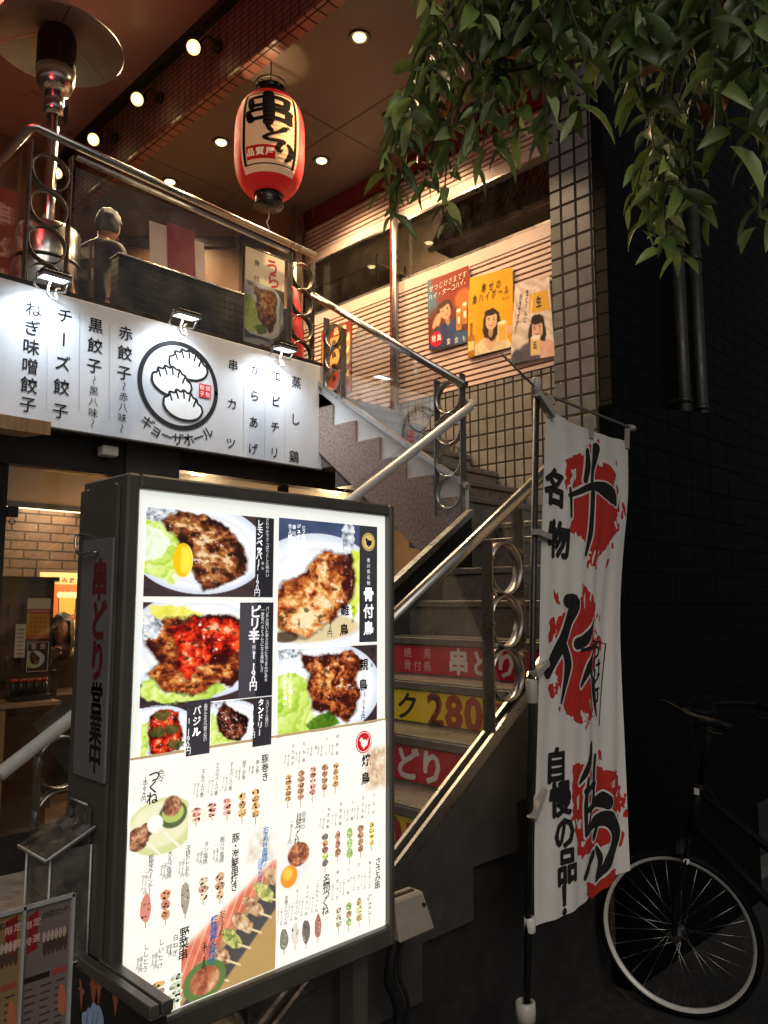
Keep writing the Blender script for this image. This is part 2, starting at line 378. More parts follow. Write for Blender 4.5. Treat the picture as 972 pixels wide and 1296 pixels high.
def dish(w, h, kind, seed):
    v, u = np.mgrid[0:h, 0:w]; asp = w/h
    u = (u+.5)/w; v = (v+.5)/h
    def E(cx, cy, rx, ry): return 1 - np.hypot((u-cx)/rx, (v-cy)/ry)
    n1 = fbm(u*asp, v, 5, seed); n2 = fbm(u*asp, v, 14, seed+3); n3 = fbm(u*asp, v, 34, seed+5)
    U = u + (n1-.5)*.10 + (n3-.5)*.016; V = v + (n2-.5)*.08 + (n3-.5)*.016
    sl = ramp(fbm(u*asp*.3, v*2, 8, seed+9), [(0,(38,30,34)),(1,(86,66,66))])
    if kind == 'p5': sl = ramp(fbm(u*asp, v, 4, 7), [(0,(44,54,84)),(1,(84,98,134))])
    img = sl
    def plate(cx, cy, rx, ry):
        nonlocal img
        e = E(cx, cy, rx, ry)
        img = over(img, (232,238,246), sstep(0, .015, e))
        img = over(img, (206,216,232), sstep(0, .03, e)*(1-sstep(.03, .12, e))*.7)
        img = over(img, (250,251,252), sstep(.10, .2, e))
        img = over(img, (216,222,232), (sstep(.2,.24,e)*(1-sstep(.26,.33,e)))*.5)
    def leaf(pts, pal=None):
        nonlocal img
        sd = polymask(U, V, pts)
        r = np.abs(np.sin(14*(U*1.3+V*.8)+9*n1)); t = .25+.55*n1+.25*r
        c = ramp(np.clip(t*1.15-.12,0,1), pal or [(0,(92,140,30)),(.4,(164,204,58)),(.7,(214,234,120)),(1,(246,250,220))])
        img = over(img, c, sstep(0, .02, sd))
    def meat(pts, pal, dark=0., gloss=1., lobes=()):
        nonlocal img
        sd = polymask(U, V, pts)
        ridge = 1-np.abs(2*fbm(u*asp+n1*.4, v, 7, seed+11)-1)*1.9
        t = .40*ridge + .45*n2 + .30*n3 - .05
        t = t + .22*sstep(0,.14,sd) - .16 - dark
        for lx, ly, rx, ry, dt in lobes:
            e = E(lx, ly, rx, ry); t = t + dt*sstep(0,.6,e) - abs(dt)*.8*np.exp(-(e/.10)**2)
        img = over(img, (40,24,18), sstep(-.02, .0, sd)*.35)
        c = ramp(np.clip((t-.47)*1.7+.36, 0, 1), pal)
        img = over(img, c, sstep(0, .012, sd))
        g = sstep(.66, .74, fbm(u*asp, v, 26, seed+21))*sstep(.45,.6,n1)*gloss*.75
        img = over(img, (255,246,234), g*sstep(.02, .05, sd))
        k = sstep(.64, .72, fbm(u*asp, v, 18, seed+31))*.6
        img = over(img, (34,14,10), k*sstep(.0, .03, sd))
    def foil(cx, cy, rx, ry):
        nonlocal img
        e = E(cx, cy, rx, ry)+(n3-.5)*.5
        img = over(img, ramp(n3, [(0.2,(90,98,110)),(.5,(200,206,214)),(.8,(255,255,255))]), sstep(0,.05,e))
    if kind == 'p1':
        plate(.42,.44,.52,.53)
        leaf([(-.05,.12),(.12,.12),(.30,.42),(.28,.80),(.2,.86),(.05,.78),(-.05,.7)])
        leaf([(-.05,.2),(.12,.24),(.2,.4),(.1,.6),(-.05,.62)],[(0,(180,206,140)),(.5,(226,240,206)),(1,(252,254,246))])
        foil(.07,.07,.11,.10)
        meat([(.12,.15),(.22,.02),(.42,.03),(.56,.12),(.70,.30),(.78,.55),(.74,.72),(.60,.84),(.46,.93),(.38,.80),(.33,.6),(.22,.34),(.15,.22)], MEAT, -.02, 1, [(.45,.4,.12,.3,.08),(.62,.55,.10,.25,.06),(.3,.2,.14,.12,.08)])
        e = E(.275,.58,.075,.20); img = over(img,(250,196,10),sstep(0,.05,e)); img = over(img,(255,232,70),sstep(.2,.3,e)*sstep(.25,.27,u)); img = over(img,(255,246,170),sstep(0,.1,e)*(1-sstep(.12,.2,e))*sstep(.29,.32,u))
    if kind == 'p2':
        plate(.45,.42,.58,.55)
        leaf([(0,.75),(.1,.68),(.55,.82),(.65,.9),(.4,1.0),(.15,.97),(0,.9)])
        leaf([(.02,.02),(.25,.03),(.5,.16),(.3,.2),(.02,.18)],[(0,(190,200,40)),(.5,(236,230,90)),(1,(252,250,200))])
        meat([(.02,.28),(.15,.16),(.4,.14),(.62,.12),(.78,.22),(.82,.12),(.86,.28),(.80,.55),(.82,.7),(.66,.86),(.52,.82),(.4,.92),(.22,.88),(.02,.68),(.1,.58)], FRIED, .08, .6, [(.12,.66,.13,.10,.1),(.7,.7,.12,.16,.1)])
        meat([(.16,.24),(.4,.15),(.66,.16),(.76,.3),(.74,.5),(.55,.6),(.4,.66),(.34,.8),(.2,.62),(.24,.45)], REDM, -.04, 1.3)
        foil(.05,.24,.09,.12)
    if kind == 'p3':
        plate(.2,.55,.62,.52); leaf([(0,.3),(.12,.3),(.1,.9),(0,.95)])
        meat([(.12,.2),(.3,.1),(.52,.18),(.55,.4),(.6,.6),(.55,.85),(.3,.95),(.12,.85),(.1,.5)], REDM, .04, 1, [(.25,.3,.14,.14,.12),(.45,.7,.14,.16,.12),(.2,.7,.1,.14,.1)])
        for cx,cy in ((.3,.22),(.25,.5),(.42,.48),(.5,.75)):
            e=E(cx,cy,.12,.09)+(n3-.5)*1.1; img = over(img, ramp(n2,[(0,(30,44,20)),(1,(120,130,60))]), sstep(0,.1,e)*.85)
    if kind == 'p4':
        plate(.3,.5,.55,.5); leaf([(0,.2),(.12,.3),(.3,.7),(.5,.85),(.3,.98),(0,.9)]); foil(.14,.06,.12,.1)
        meat([(.1,.25),(.2,.03),(.34,.16),(.5,.3),(.62,.4),(.6,.7),(.46,.82),(.3,.78),(.14,.6)], DARKM, .0, 1.2, [(.35,.5,.2,.12,-.12)])
    if kind == 'p5':
        plate(.40,.62,.72,.52)
        leaf([(.7,.2),(.86,.22),(.85,.6),(.72,.85),(.66,.5)],[(0,(150,190,20)),(.5,(206,228,50)),(1,(240,246,160))])
        e=E(.30,.86,.55,.13); img=over(img,(206,176,96),sstep(0,.2,e)*.6)
        meat([(-.05,.62),(.1,.5),(.28,.36),(.45,.24),(.6,.28),(.66,.26),(.72,.36),(.76,.48),(.70,.66),(.5,.84),(.3,.95),(.12,.9),(-.05,.8)], FRIED, -.04, 1, [(.25,.82,.28,.14,.14),(.45,.38,.2,.14,.08),(.62,.5,.13,.16,.06),(.2,.5,.14,.1,-.1)])
        meat([(.67,.23),(.71,.22),(.76,.40),(.77,.58),(.70,.66),(.63,.5),(.69,.4)], FRIED, .02, 1)
        foil(.68,.12,.07,.15); e=E(.66,.52,.06,.05)+(n3-.5)*.7; img=over(img,(70,14,20),sstep(0,.2,e))
        e=E(.08,.93,.14,.05); img=over(img,(40,26,20),sstep(0,.3,e)*.7)
    if kind == 'p6':
        plate(.42,.5,.62,.56); foil(.08,.05,.16,.07)
        leaf([(-.05,.3),(.1,.25),(.28,.35),(.3,.6),(.4,.8),(.4,.95),(.1,.98),(-.05,.9)])
        leaf([(.25,.85),(.5,.7),(.6,.9),(.35,1.0)],[(0,(30,70,10)),(1,(110,150,40))])
        meat([(.22,.08),(.36,.1),(.55,.08),(.74,.06),(.82,.2),(.80,.42),(.82,.6),(.74,.82),(.66,.9),(.52,.78),(.34,.7),(.26,.45),(.3,.3),(.22,.2)], FRIED, .06, 1, [(.45,.35,.16,.14,.1),(.66,.3,.1,.1,.08),(.55,.62,.2,.14,-.14),(.7,.7,.1,.14,-.1)])
    return np.clip(img, 0, 255)

def person_print(w, h, bgfn, parts, seed):
    """a soft printed portrait; parts: (kind, cx, cy, rx, ry, colour, softness[, tilt])"""
    v, u = np.mgrid[0:h, 0:w]; u = (u+.5)/w; v = (v+.5)/h; img = bgfn(u, v); n = fbm(u, v*h/w, 9, seed)
    for p in parts:
        k, cx, cy, rx, ry, col, soft = p[:7]; t = p[7] if len(p) > 7 else 0
        du, dv = (u-cx), (v-cy)*h/w; a, b = du*math.cos(t)+dv*math.sin(t), -du*math.sin(t)+dv*math.cos(t); ry2 = ry*h/w
        if k == 'r': e = np.minimum(1-np.abs(a)/rx, 1-np.abs(b)/ry2)
        else: e = 1-np.hypot(a/rx, b/ry2)
        e = e + (n-.5)*(.5 if k == 'h' else .12)
        m = sstep(0, max(.02, soft), e); c = np.asarray(col, float)*(.86+.28*n)[..., None] if k in 'hc' else np.asarray(col, float)
        img = img*(1-m[..., None]) + c*m[..., None]
    return np.clip(img, 0, 255)
def face_parts(cx, cy, s, skin, hair, tilt=0, style='long', A=.7):
    d = lambda x, y: (cx+s*(x*math.cos(tilt)-y*math.sin(tilt)), cy+s*(x*math.sin(tilt)+y*math.cos(tilt))*A)
    sk = np.array(skin, float); o = []
    def P(k, x, y, rx, ry, col, soft): o.append((k, *d(x, y), s*rx, s*ry*A, tuple(col), soft, tilt))
    if style == 'long': P('h',-.0,.55,1.22,1.75,hair,.12)
    else: P('h',.05,-.12,1.08,1.15,hair,.12)
    P('e',0,1.25,.36,.7,sk*.78,.3); P('e',0,.05,.80,1.04,sk,.12); P('e',.42,.25,.42,.75,sk*.90,.9); P('e',-.35,.35,.34,.26,sk*np.array([1.03,.93,.88]),.9); P('e',-.15,-.5,.5,.3,np.minimum(sk*1.08,255),.9)
    P('h',-.15,-.86,.86,.42,hair,.2); P('h',-.86,-.1,.22,.72,hair,.3); P('h',.86,-.1,.22,.75,hair,.3)
    for x in (-.33,.33):
        P('e',x,-.22,.24,.05,(58,40,32),.5); P('e',x,-.03,.20,.10,sk*.7,.6); P('e',x,-.02,.17,.075,(226,216,208),.4); P('e',x,-.02,.085,.085,(26,18,16),.3); P('r',x,-.09,.19,.022,(40,26,22),.3)
    P('e',.06,.28,.14,.09,sk*.78,.8); P('e',0,.20,.07,.2,np.minimum(sk*1.1,255),.9); P('e',0,.55,.27,.10,(176,74,70),.4); P('r',0,.54,.24,.016,(110,40,40),.4); P('e',0,.80,.25,.08,sk*.86,.9)
    return o
# ---------------------------------------------------------------- shared materials
m_steel = M('brushed_steel', (.46,.45,.43), .34, 1, .12, 14, 0, .1, (1,1,6))
m_satin = M('satin_steel', (.80,.79,.77), .4, .35, .08, 9, 0, .06)
m_chrome = M('polished_steel', (.40,.385,.36), .30, 1, .08, 9, 0, .06)
m_dark = M('dark_metal', (.035,.033,.032), .45, .6, .25, 9)
m_black = M('black_plastic', (.012,.012,.012), .45, 0, .25, 20)
m_frame = M('bronze_frame', (.115,.105,.092), .42, .35, .15, 7)
m_white = M('white_plastic', (.62,.60,.55), .4, 0, .12, 14)
m_wood = M('dark_wood', (.06,.032,.018), .45, 0, .35, 5, .1, .15, (1,1,9))
m_oak = M('light_wood', (.32,.19,.10), .5, 0, .25, 6, .1, .15, (9,1,1))
m_glass = glassy('balustrade_glass', (.95,.96,.95), .04, .015, .02); m_glass2 = glassy('stair_glass', (.8,.82,.82), .17, .01, .012)
m_pane = glassy('window_glass', (.93,.92,.9), .035, .02, .006)
m_acryl = glassy('clear_acrylic', (.72,.70,.68), .12, .05, .13)
m_print = printed('printed_sheet', 0, .45, .25)
m_cloth = printed('printed_cloth', 0, .8, 0, 1, .25)
m_back = printed('backlit_print', .86, .35, .3)
m_granite = M('pink_granite', (.33,.25,.222), .3, 0, .6, 60, .05)
m_marble = M('white_marble', (.86,.88,.88), .25, 0, .06, 5, 0, .05)
m_stone = M('stair_stone', (.15,.125,.11), .38, 0, .35, 26, .12)
m_paving = M('paving_stone', (.14,.125,.11), .5, 0, .35, 12, .2)
m_soffit = M('dark_soffit', (.13,.098,.078), .42, 0, .14, 2.5)
m_soffit2 = M('maroon_soffit', (.34,.165,.14), .36, 0, .16, 2.5)

# ---------------------------------------------------------------- ground
m_ground = M('asphalt', (.022,.021,.02), .8, 0, .4, 22, .5)
structure(bx('ground', m_ground, None, -60, 60, -60, 60, -.3, 0, bevel=0))
m_kerb = M('kerb_concrete', (.10,.095,.088), .7, 0, .3, 14, .3)
structure(MB().bar((1.9,1.98,.03), (7,1.86,.03), .09, .06).build('kerb', m_kerb))
structure(bx('entrance_floor', m_paving, None, -1.5, 4.68, 2.99, 4.60, 0, .15))

# ---------------------------------------------------------------- restaurant building
FL, CE, XW = 3.20, 5.45, 4.70          # upper floor, lower soffit, striped wall
B = thing('restaurant_building', 'two storey restaurant building with maroon soffits and lit windows behind a balcony', 'building', (2.5, 6, 0))
b = MB(); b.box(1.0, 3.70, 4.43, 7.6, 2.60, FL); b.box(3.70, XW, 4.47, 7.6, 3.0, FL); b.build('balcony_floor', M('balcony_slab', (.07,.06,.05), .6, 0, .25, 6), B)
b = MB(); b.box(3.085, XW+.2, 2.64, 7.6, CE, CE+.12); sof = b.build('lower_soffit', m_soffit, B)
b = MB()
for y in (3.1, 4.55, 6.0): b.box(3.09, XW, y-.0015, y+.0015, CE-.003, CE)
b.box(4.0-.0015, 4.0015, 2.7, 7.3, CE-.0035, CE-.0005); b.build('joint', m_black, sof)
b = MB(); b.box(-4, 2.97, 2.64, 7.6, 6.0, 6.12); b.build('upper_soffit', m_soffit2, B)
m_fascia = tile('fascia_tile', '8a5a4e', '7e5044', '2c1a15', .095, .046, .0045, 'yz', .55, 0, .4)
m_lip = tile('lip_tile', '8a5a48', '7c4e3e', '1a0f0c', .2, .1, .006, 'xy', .3)
b = MB(); b.box(2.97, 3.083, 2.64, 7.5, 5.42, 6.1); b.build('fascia', m_fascia, B)
b = MB(); b.box(2.97, 3.083, 2.64, 7.5, 5.395, 5.418); b.build('fascia_lip', m_lip, B)
b = MB(); b.box(2.90, 2.968, 2.64, 7.5, 5.93, 5.998); b.build('fascia_trim', m_dark, B)
# back of the terrace
m_panel = M('brown_wall_panel', (.20,.105,.055), .42, 0, .22, 3, .05, .15, (1,1,.3))
b = MB(); b.bar((3.0,7.46,(FL+CE)/2), (4.70,5.82,(FL+CE)/2), .08, CE-FL); b.bar((-4,7.5,4.6), (3.0,7.5,4.6), .08, 2.8); b.build('terrace_back_wall', m_panel, B)
b = MB(); b.bar((2.98,7.40,5.12), (4.66,5.78,5.12), .03, .10); b.bar((2.98,7.40,4.4), (4.66,5.78,4.4), .03, .06)
for t in (.25,.5,.75): b.bar((2.98+1.68*t,7.40-1.62*t,FL), (2.98+1.68*t,7.40-1.62*t,5.2), .05, .05, (1,0,0))
b.build('wall_batten', m_wood, B)
b = MB(); b.box(4.52, 4.60, 5.72, 5.80, FL, CE); b.build('round_column', m_steel, B)
# ground-floor shop front
m_conc = M('dark_concrete', (.055,.052,.048), .6, .1, .3, 10, .25)
b = MB(); b.box(-1.5, 2.28, 4.56, 4.66, 2.385, 2.598); b.box(2.66, 7.1, 4.56, 4.66, 2.475, 2.598); b.build('shopfront_header', m_dark, B)
b = MB(); b.box(2.285, 2.655, 4.545, 4.75, 0, 2.597); b.build('shopfront_pier', m_conc, B)
w = MB(); w.box(-1.5, 2.28, 4.63, 4.642, .36, 2.38); w1 = w.build('shop_window', m_pane, B)
f = MB(); f.box(-1.5, 2.28, 4.60, 4.68, .15, .355); f.box(1.585, 1.615, 4.61, 4.67, .36, 2.383); f.box(2.245,2.28,4.60,4.67,.36,2.383); f.build('window_frame', m_dark, w1)
w = MB(); w.box(2.66, 7.1, 4.63, 4.642, .36, 2.47); w2 = w.build('shop_window', m_pane, B)
f = MB(); f.box(2.66, 7.1, 4.60, 4.68, .15, .355); f.box(3.55, 3.60, 4.60, 4.67, .36, 2.472); f.box(4.42, 4.46, 4.60, 4.67, .36, 2.472); f.build('window_frame', m_dark, w2)
# room behind the shop front
m_brick = tile('brown_brick', '4e3a2c', '3c2b20', '1a120d', .24, .085, .008, 'xz', .7, .5, .5)
b = MB(); b.box(-1.5, 7.3, 7.5, 7.6, .15, 2.598); b.build('dining_back_wall', m_brick, B)
m_in = M('dining_wall', (.21,.14,.085), .6, 0, .2, 3)
b = MB(); b.box(7.1, 7.2, 4.7, 7.5, .15, 2.598); b.build('dining_side_wall', m_in, B); b = MB(); b.box(-1.6, -1.5, 4.6, 7.6, 0, 2.598); b.build('dining_side_wall', m_in, B)
b = MB(); b.box(-1.5, 7.1, 4.69, 7.5, .02, .20); b.build('dining_floor', M('dining_floor', (.11,.07,.045), .4, 0, .3, 6), B)
b = MB(); b.box(-1.5, 7.2, 4.67, 7.6, 2.52, 2.594); b.build('dining_ceiling', M('dining_ceiling', (.36,.27,.18), .6, 0, .15, 3), B)

# striped wall along the terrace (faces -X)
m_slat = M('cream_slat', (.62,.46,.40), .42, 0, .08, 5)
m_gap = M('slat_gap', (.25,.14,.105), .6, 0, .2, 6)
SW = thing('striped_wall', 'cream and brown striped wall with a long window band beside the upper stair', 'wall', (4.8, 4.4, FL))
b = MB(); b.box(4.715, 4.80, 2.99, 5.82, 3.28, 4.34); b.box(4.715, 4.80, 2.99, 5.82, 4.90, 5.27); b.build('backing', m_gap, SW)
b = MB(); z = 3.285
while z < 4.24: b.box(4.695, 4.714, 2.985, 5.80, z, z+.027); z += .0445
b.box(4.690, 4.714, 2.985, 5.80, 4.245, 4.345)
z = 4.985
while z < 5.25: b.box(4.695, 4.714, 2.985, 5.80, z, z+.027); z += .0445
b.box(4.690, 4.714, 2.985, 5.80, 4.89, 4.975)
b.build('cladding', m_slat, SW)
m_red = M('red_lacquer', (.20,.028,.022), .25, .3, .2, 4, 0, .1)
b = MB(); b.box(4.685, 4.80, 2.985, 5.80, 5.275, 5.448); b.build('header_band', m_red, SW)
w = MB(); w.box(4.735, 4.745, 2.99, 5.80, 4.345, 4.89); wn = w.build('window', m_pane, SW)
f = MB(); f.box(4.69, 4.76, 2.99, 5.80, 4.347, 4.368); f.box(4.69, 4.76, 2.99, 5.80, 4.87, 4.888); f.build('window_frame', m_chrome, wn)
b = MB(); b.tube([(4.655,4.52,3.0), (4.655,4.52,5.27)], .03, 14); b.build('window_mullion', m_chrome, SW)
b = MB(); b.box(4.672,4.69,4.555,4.60,3.2,5.27); b.build('mullion_trim', m_red, SW)
# kitchen behind that window
m_kit = M('kitchen_wall', (.10,.07,.05), .5, 0, .3, 3)
b = MB(); b.box(7.4, 7.5, 2.6, 7.5, 3.3, 5.4); b.box(4.82, 7.5, 2.97, 2.99, 3.3, 5.4); b.box(4.82, 7.5, 6.8, 6.9, 3.3, 5.4); b.box(4.82,7.5,2.98,6.9,3.25,3.3); b.build('kitchen_wall', m_kit, SW)
b = MB(); b.box(4.82, 7.5, 2.98, 6.9, 5.28, 5.4); b.build('kitchen_ceiling', M('kitchen_ceiling', (.22,.17,.13), .5, 0, .2, 3), SW)

# tiled wall under it, pillar, dark flank wall
m_tile_s = tile('small_beige_tile', '86817b', '77726c', '100c0a', .082, .118, .0085, 'yz', .3, 0, .6, (.02, .01))
t = tag(bx('tiled_wall', m_tile_s, None, 4.70, 4.80, 2.985, 3.92, 0, 3.275, bevel=0), 'beige square tiled wall below the striped cladding behind the stairs', 'wall')
b = MB(); b.box(4.70, 4.80, 3.921, 7.4, 2.60, 3.275); b.build('tiling', m_tile_s, B)
m_tile_p = tile('pillar_tile', '666a6e', '585c60', '0c0a0a', .118, .128, .011, 'yz', .32, 0, .7, (.0, .02))
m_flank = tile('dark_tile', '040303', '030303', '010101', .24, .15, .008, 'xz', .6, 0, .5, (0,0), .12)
tag(bx('tiled_pillar', m_tile_p, None, 4.68, 4.9, 2.643, 2.982, 0, 9, bevel=0), 'tall grey tiled pillar with dark joints between posters and dark wall', 'pillar')
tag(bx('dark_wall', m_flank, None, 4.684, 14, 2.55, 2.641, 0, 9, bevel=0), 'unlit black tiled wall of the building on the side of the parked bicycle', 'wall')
tag(MB().prism([(3.2,1.74,0),(4.66,1.74,0),(4.66,1.74,2.7),(3.2,1.74,2.5)], (0,.07,0)).build('stair_parapet', m_flank), 'black tiled parapet closing the stair landing behind the flag', 'parapet')
m_pipe = M('pipe_paint', (.014,.013,.009), .5, 0, .3, 9)
proto = None
for i, (px, lab) in enumerate(((866, 'left one of the paired olive drain pipes on the dark wall'), (888, 'right one of the paired olive drain pipes on the dark wall'))):
    p = onY(px, 520, 2.48)
    if proto is None:
        proto = t = thing('drain_pipe', lab, 'pipe', (p.x, 2.48, 0), 'drain pipes on the dark wall')
        MB().tube([(p.x,2.48,1.55),(p.x,2.48,4.75)], .05, 14).build('pipe', m_pipe, t)
        for z in (1.9, 3.1, 4.3): MB().lathe([(.056,-.02),(.056,.02)], (p.x,2.48,z)).box(p.x-.07,p.x+.07,2.52,2.549,z-.015,z+.015).build('bracket', m_dark, t)
    else: copy_tree(proto, None, (p.x, 2.48, 0), lab)

# ---------------------------------------------------------------- staircase
ST = thing('staircase', 'stone staircase climbing past the menu board, then turning left up to the balcony', 'stairs', (2.4, 2.4, 0))
YR, YL = 1.82, 2.97
def step(x0, x1, y0, y1, z0, z1, axis, under):
    b = MB(); b.box(x0, x1, y0, y1, under, z1-.035)
    if axis == 'x': b.box(x0-.018, x1, y0, y1, z1-.034, z1)
    else: b.box(x0, x1, y0-.018, y1, z1-.034, z1)
    s_ = b.build('step', m_stone, ST, bevel=.004)
    n = MB()
    if axis == 'x': n.box(x0-.014, x0+.03, y0+.01, y1-.01, z1+.0005, z1+.004)
    else: n.box(x0+.01, x1-.01, y0-.014, y0+.03, z1+.0005, z1+.004)
    n.build('nosing', M_nose, s_)
M_nose = M('nosing_strip', (.20,.18,.16), .4, .5, .2, 20)
for n in range(1, 13):
    z1 = .18*n if n < 12 else 2.10; x0 = 1.007+.27*(n-1)
    x1 = x0+.27 if n < 12 else 4.69
    y1 = YL-.002
    step(x0, x1, YR+.03, y1, 0, z1, 'x', max(0, z1-.6))
for k in range(1, 8):
    z1 = 2.10+.157*k; y0 = 3.02+.242*(k-1); y1 = y0+.242 if k < 7 else 4.468
    step(3.73, 4.69, y0, y1, 0, z1, 'y', z1-.45)
# outer string of the lower flight: grey plate stepping along the treads, dark recess under it
def zn(x): return .18+.6667*(x-1.007)
top = [(.93, zn(.93)+.0), (3.2, zn(3.2)+.03)]
low = []
for n in range(0, 9):
    x = .93+.29*n*0.9; low.append((x, zn(x)-.30)); low.append((x+.261, zn(x)-.30))
poly = [(p[0], 1.80, max(p[1], .005)) for p in top[:1]] + [(3.2,1.80,top[1][1])] + [(3.2,1.80,zn(3.0)-.30)] + [(q[0],1.80,max(q[1],.004)) for q in reversed(low)]
MB().prism(poly, (0, .03, 0)).build('outer_string', M('string_plate', (.075,.07,.066), .45, .3, .2, 8), ST)
bx('under_panel', M('under_panel', (.022,.02,.02), .5, 0, .25, 8), ST, .95, 3.2, 1.835, 1.848, 0, zn(.95)+0.02) if False else None
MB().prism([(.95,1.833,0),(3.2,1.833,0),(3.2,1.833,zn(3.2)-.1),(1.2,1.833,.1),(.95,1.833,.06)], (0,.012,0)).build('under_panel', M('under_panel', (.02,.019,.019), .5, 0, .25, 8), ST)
MB().prism([(1.0,2.972,0),(3.72,2.972,1.7),(3.72,2.972,zn(3.72)+.16),(1.0,2.972,zn(1.0)+.16)], (0,.03,0)).build('inner_string', m_dark, ST)
# string of the upper flight: sawtooth granite with a white marble upstand above it
saw = [(4.42,3.0395)]
for k in range(6, 0, -1):
    y = 3.02+.242*(k); z = 2.10+.157*k
    saw += [(y, z+.157-.0), (y, z)]
saw = [(4.44, 3.197), (4.472, 3.197)][:1] + saw[1:] + [(3.02, 2.257), (3.02, 2.10), (2.98,2.10), (2.98, 1.62), (4.44, 2.76)]
MB().prism([(3.70, y, z) for y, z in saw], (.02, 0, 0)).build('granite_string', m_granite, ST)
MB().prism([(3.7225, 4.44, 3.05), (3.7225, 4.44, 3.285), (3.7225, 3.00, 2.30), (3.7225, 3.0, 2.0)], (.006,0,0)).build('marble_upstand', m_marble, ST)
# printed risers
m_riser = printed('riser_print', 0, .7, 0, 1.1)
def riser_sign(n, c, label, draw):
    z0, z1 = .18*(n-1)+.006, .18*n-.04; x = 1.007+.27*(n-1)-.001
    a = Art(faceX(x)); a.rect(-(YL-.02), z0, -(YR+.035), z1, c, 1); draw(a, z0, z1)
    b = MB(); b.box(x-.0002, x+.0, YR+.035, YL-.02, z0, z1)
    o = a.build('riser_sign', m_riser); o['label'] = label; o['category'] = 'riser sign'; o['group'] = 'printed stickers on the stair risers'; return o
def ux(px, py, n): return onX(px, py, 1.007+.27*(n-1))
def d8(a, z0, z1):
    q = lambda px: -ux(px, 822, 8).y; c = (z0+z1)/2
    a.text('串どり', (q(580),c), (q(640),c), .125, 'f4e6e0', 2, .045)
    a.text('焼鳥', (q(516),c+.031), (q(541),c+.031), .052, 'e8c8c0', 2); a.text('骨付鳥', (q(516),c-.03), (q(541),c-.03), .052, 'e8c8c0', 2)
def d7(a, z0, z1):
    q = lambda px: -ux(px, 876, 7).y; c = (z0+z1)/2
    a.text('ドリンク', (q(430),c), (q(515),c-.004), .13, '1a1208', 2, .03, 1, .15); a.text('280', (q(551),c), (q(599),c), .19, 'c02818', 2, .05); a.char('円', q(632), c, .12, 'c02818', 2, .03)
def d6(a, z0, z1):
    q = lambda px: -ux(px, 940, 6).y; c = (z0+z1)/2
    a.text('串どり', (q(485),c), (q(546),c), .135, 'f4e6e0', 2, .045); a.text('焼鳥', (q(420),c+.03),(q(445),c+.03), .05, 'e8c8c0', 2)
def d5(a, z0, z1):
    q = lambda px: -ux(px, 1020, 5).y; c = (z0+z1)/2
    a.text('280', (q(434),c), (q(497),c), .19, 'c02818', 2, .05); a.char('円', q(528), c, .12, 'c02818', 2, .03)
riser_sign(8, 'd0142e', 'uppermost red riser sticker with small kanji left of white lettering', d8)
riser_sign(7, 'ffd800', 'upper yellow riser sticker reading a drink price of 280 below the top red one', d7)
riser_sign(6, 'd0142e', 'lower red riser sticker with only white kana showing beside the menu board', d6)
riser_sign(5, 'ffd800', 'lowest yellow riser sticker ending in a red zero beside the menu board', d5)

# ---------------------------------------------------------------- railings: steel pipes, ring posts, glass
m_post = M('post_bronze', (.20,.18,.155), .35, .8, .15, 9)
def ring_post(p, along, rise, h, n, parent, r=.095, gap=.21, rm=None):
    """two flat bars with n steel rings between them; p: foot, along: horizontal unit vector, rise: slope along it"""
    p = Vector(p); a = Vector(along); o = Vector((0,0,1))
    per = a.cross(o)
    b = MB()
    for s_ in (-1, 1):
        q = p + a*s_*gap/2 + o*rise*s_*gap/2; b.obox(q+o*h/2, a*.004, per*.026, o*h/2)
        for k in range(n*2): b.lathe([(.007,-.004),(.007,.004)], q + o*(h*(k+.5)/(n*2)) + per*.028, per, 8)
    post = b.build('post', m_post, parent)
    for k in range(n):
        c = p + o*(h*.5 + (k-(n-1)/2)*2*r*1.0)
        MB().band(c, per, r, .045, .006).build('ring', rm or m_chrome, post)
RL = thing('stair_railing', 'long steel handrail with glass and ring posts running behind the menu board', 'railing', (1.05, YL, 0), 'stair railings')
hz = lambda x: 1.012+.676*(x-1.06)
MB().tube([(1.06,2.955,hz(1.06)), (3.70,2.955,hz(3.70)), (3.735,2.99,hz(3.72)+.02)], .025, 16).build('handrail', m_satin, RL)
MB().bar((1.1,2.965,zn(1.1)+.175), (3.70,2.965,zn(3.70)+.175), .05, .035).build('base_rail', m_steel, RL)
MB().bar((1.34,2.965,zn(1.34)+.52), (3.58,2.965,zn(3.58)+.52), .012, .60).build('glass_panel', m_glass, RL)
ring_post((1.28,2.965,zn(1.28)+.16), (1,0,0), .667, .62, 3, RL, .095, .17)
RR = thing('stair_railing', 'near steel handrail with three big rings standing between menu board and flag', 'railing', (1.05, YR, 0), 'stair railings')
hr = lambda x: 1.536+.655*(x-1.834)
MB().tube([(.98,1.82,hr(.98)), (3.0,1.82,hr(3.0)), (3.06,1.82,hr(3.0)-.02)], .024, 16).build('handrail', m_chrome, RR)
for dy in (-.022, .022): MB().bar((.95,1.82+dy,zn(.95)+.03), (3.15,1.82+dy,zn(3.15)+.03), .014, .045).build('base_rail', m_steel, RR)
MB().bar((1.0,1.82,zn(1.0)+.405), (2.33,1.82,zn(2.33)+.405), .012, .70).build('glass_panel', m_glass, RR)
MB().bar((2.62,1.82,zn(2.62)+.405), (3.15,1.82,zn(3.15)+.405), .012, .70).build('glass_panel', m_glass, RR)
ring_post((2.465,1.82,zn(2.465)+.02), (1,0,0), .667, .73, 3, RR, .10, .20)
ring_post((1.20,1.82,zn(1.20)+.02), (1,0,0), .667, .73, 3, RR, .10, .20)
RU = thing('stair_railing', 'upper steel handrail of the second flight with glass reflecting the white sign', 'railing', (3.71, 3.0, 2.1), 'stair railings')
hu = lambda y: 2.952+.668*(y-2.994)
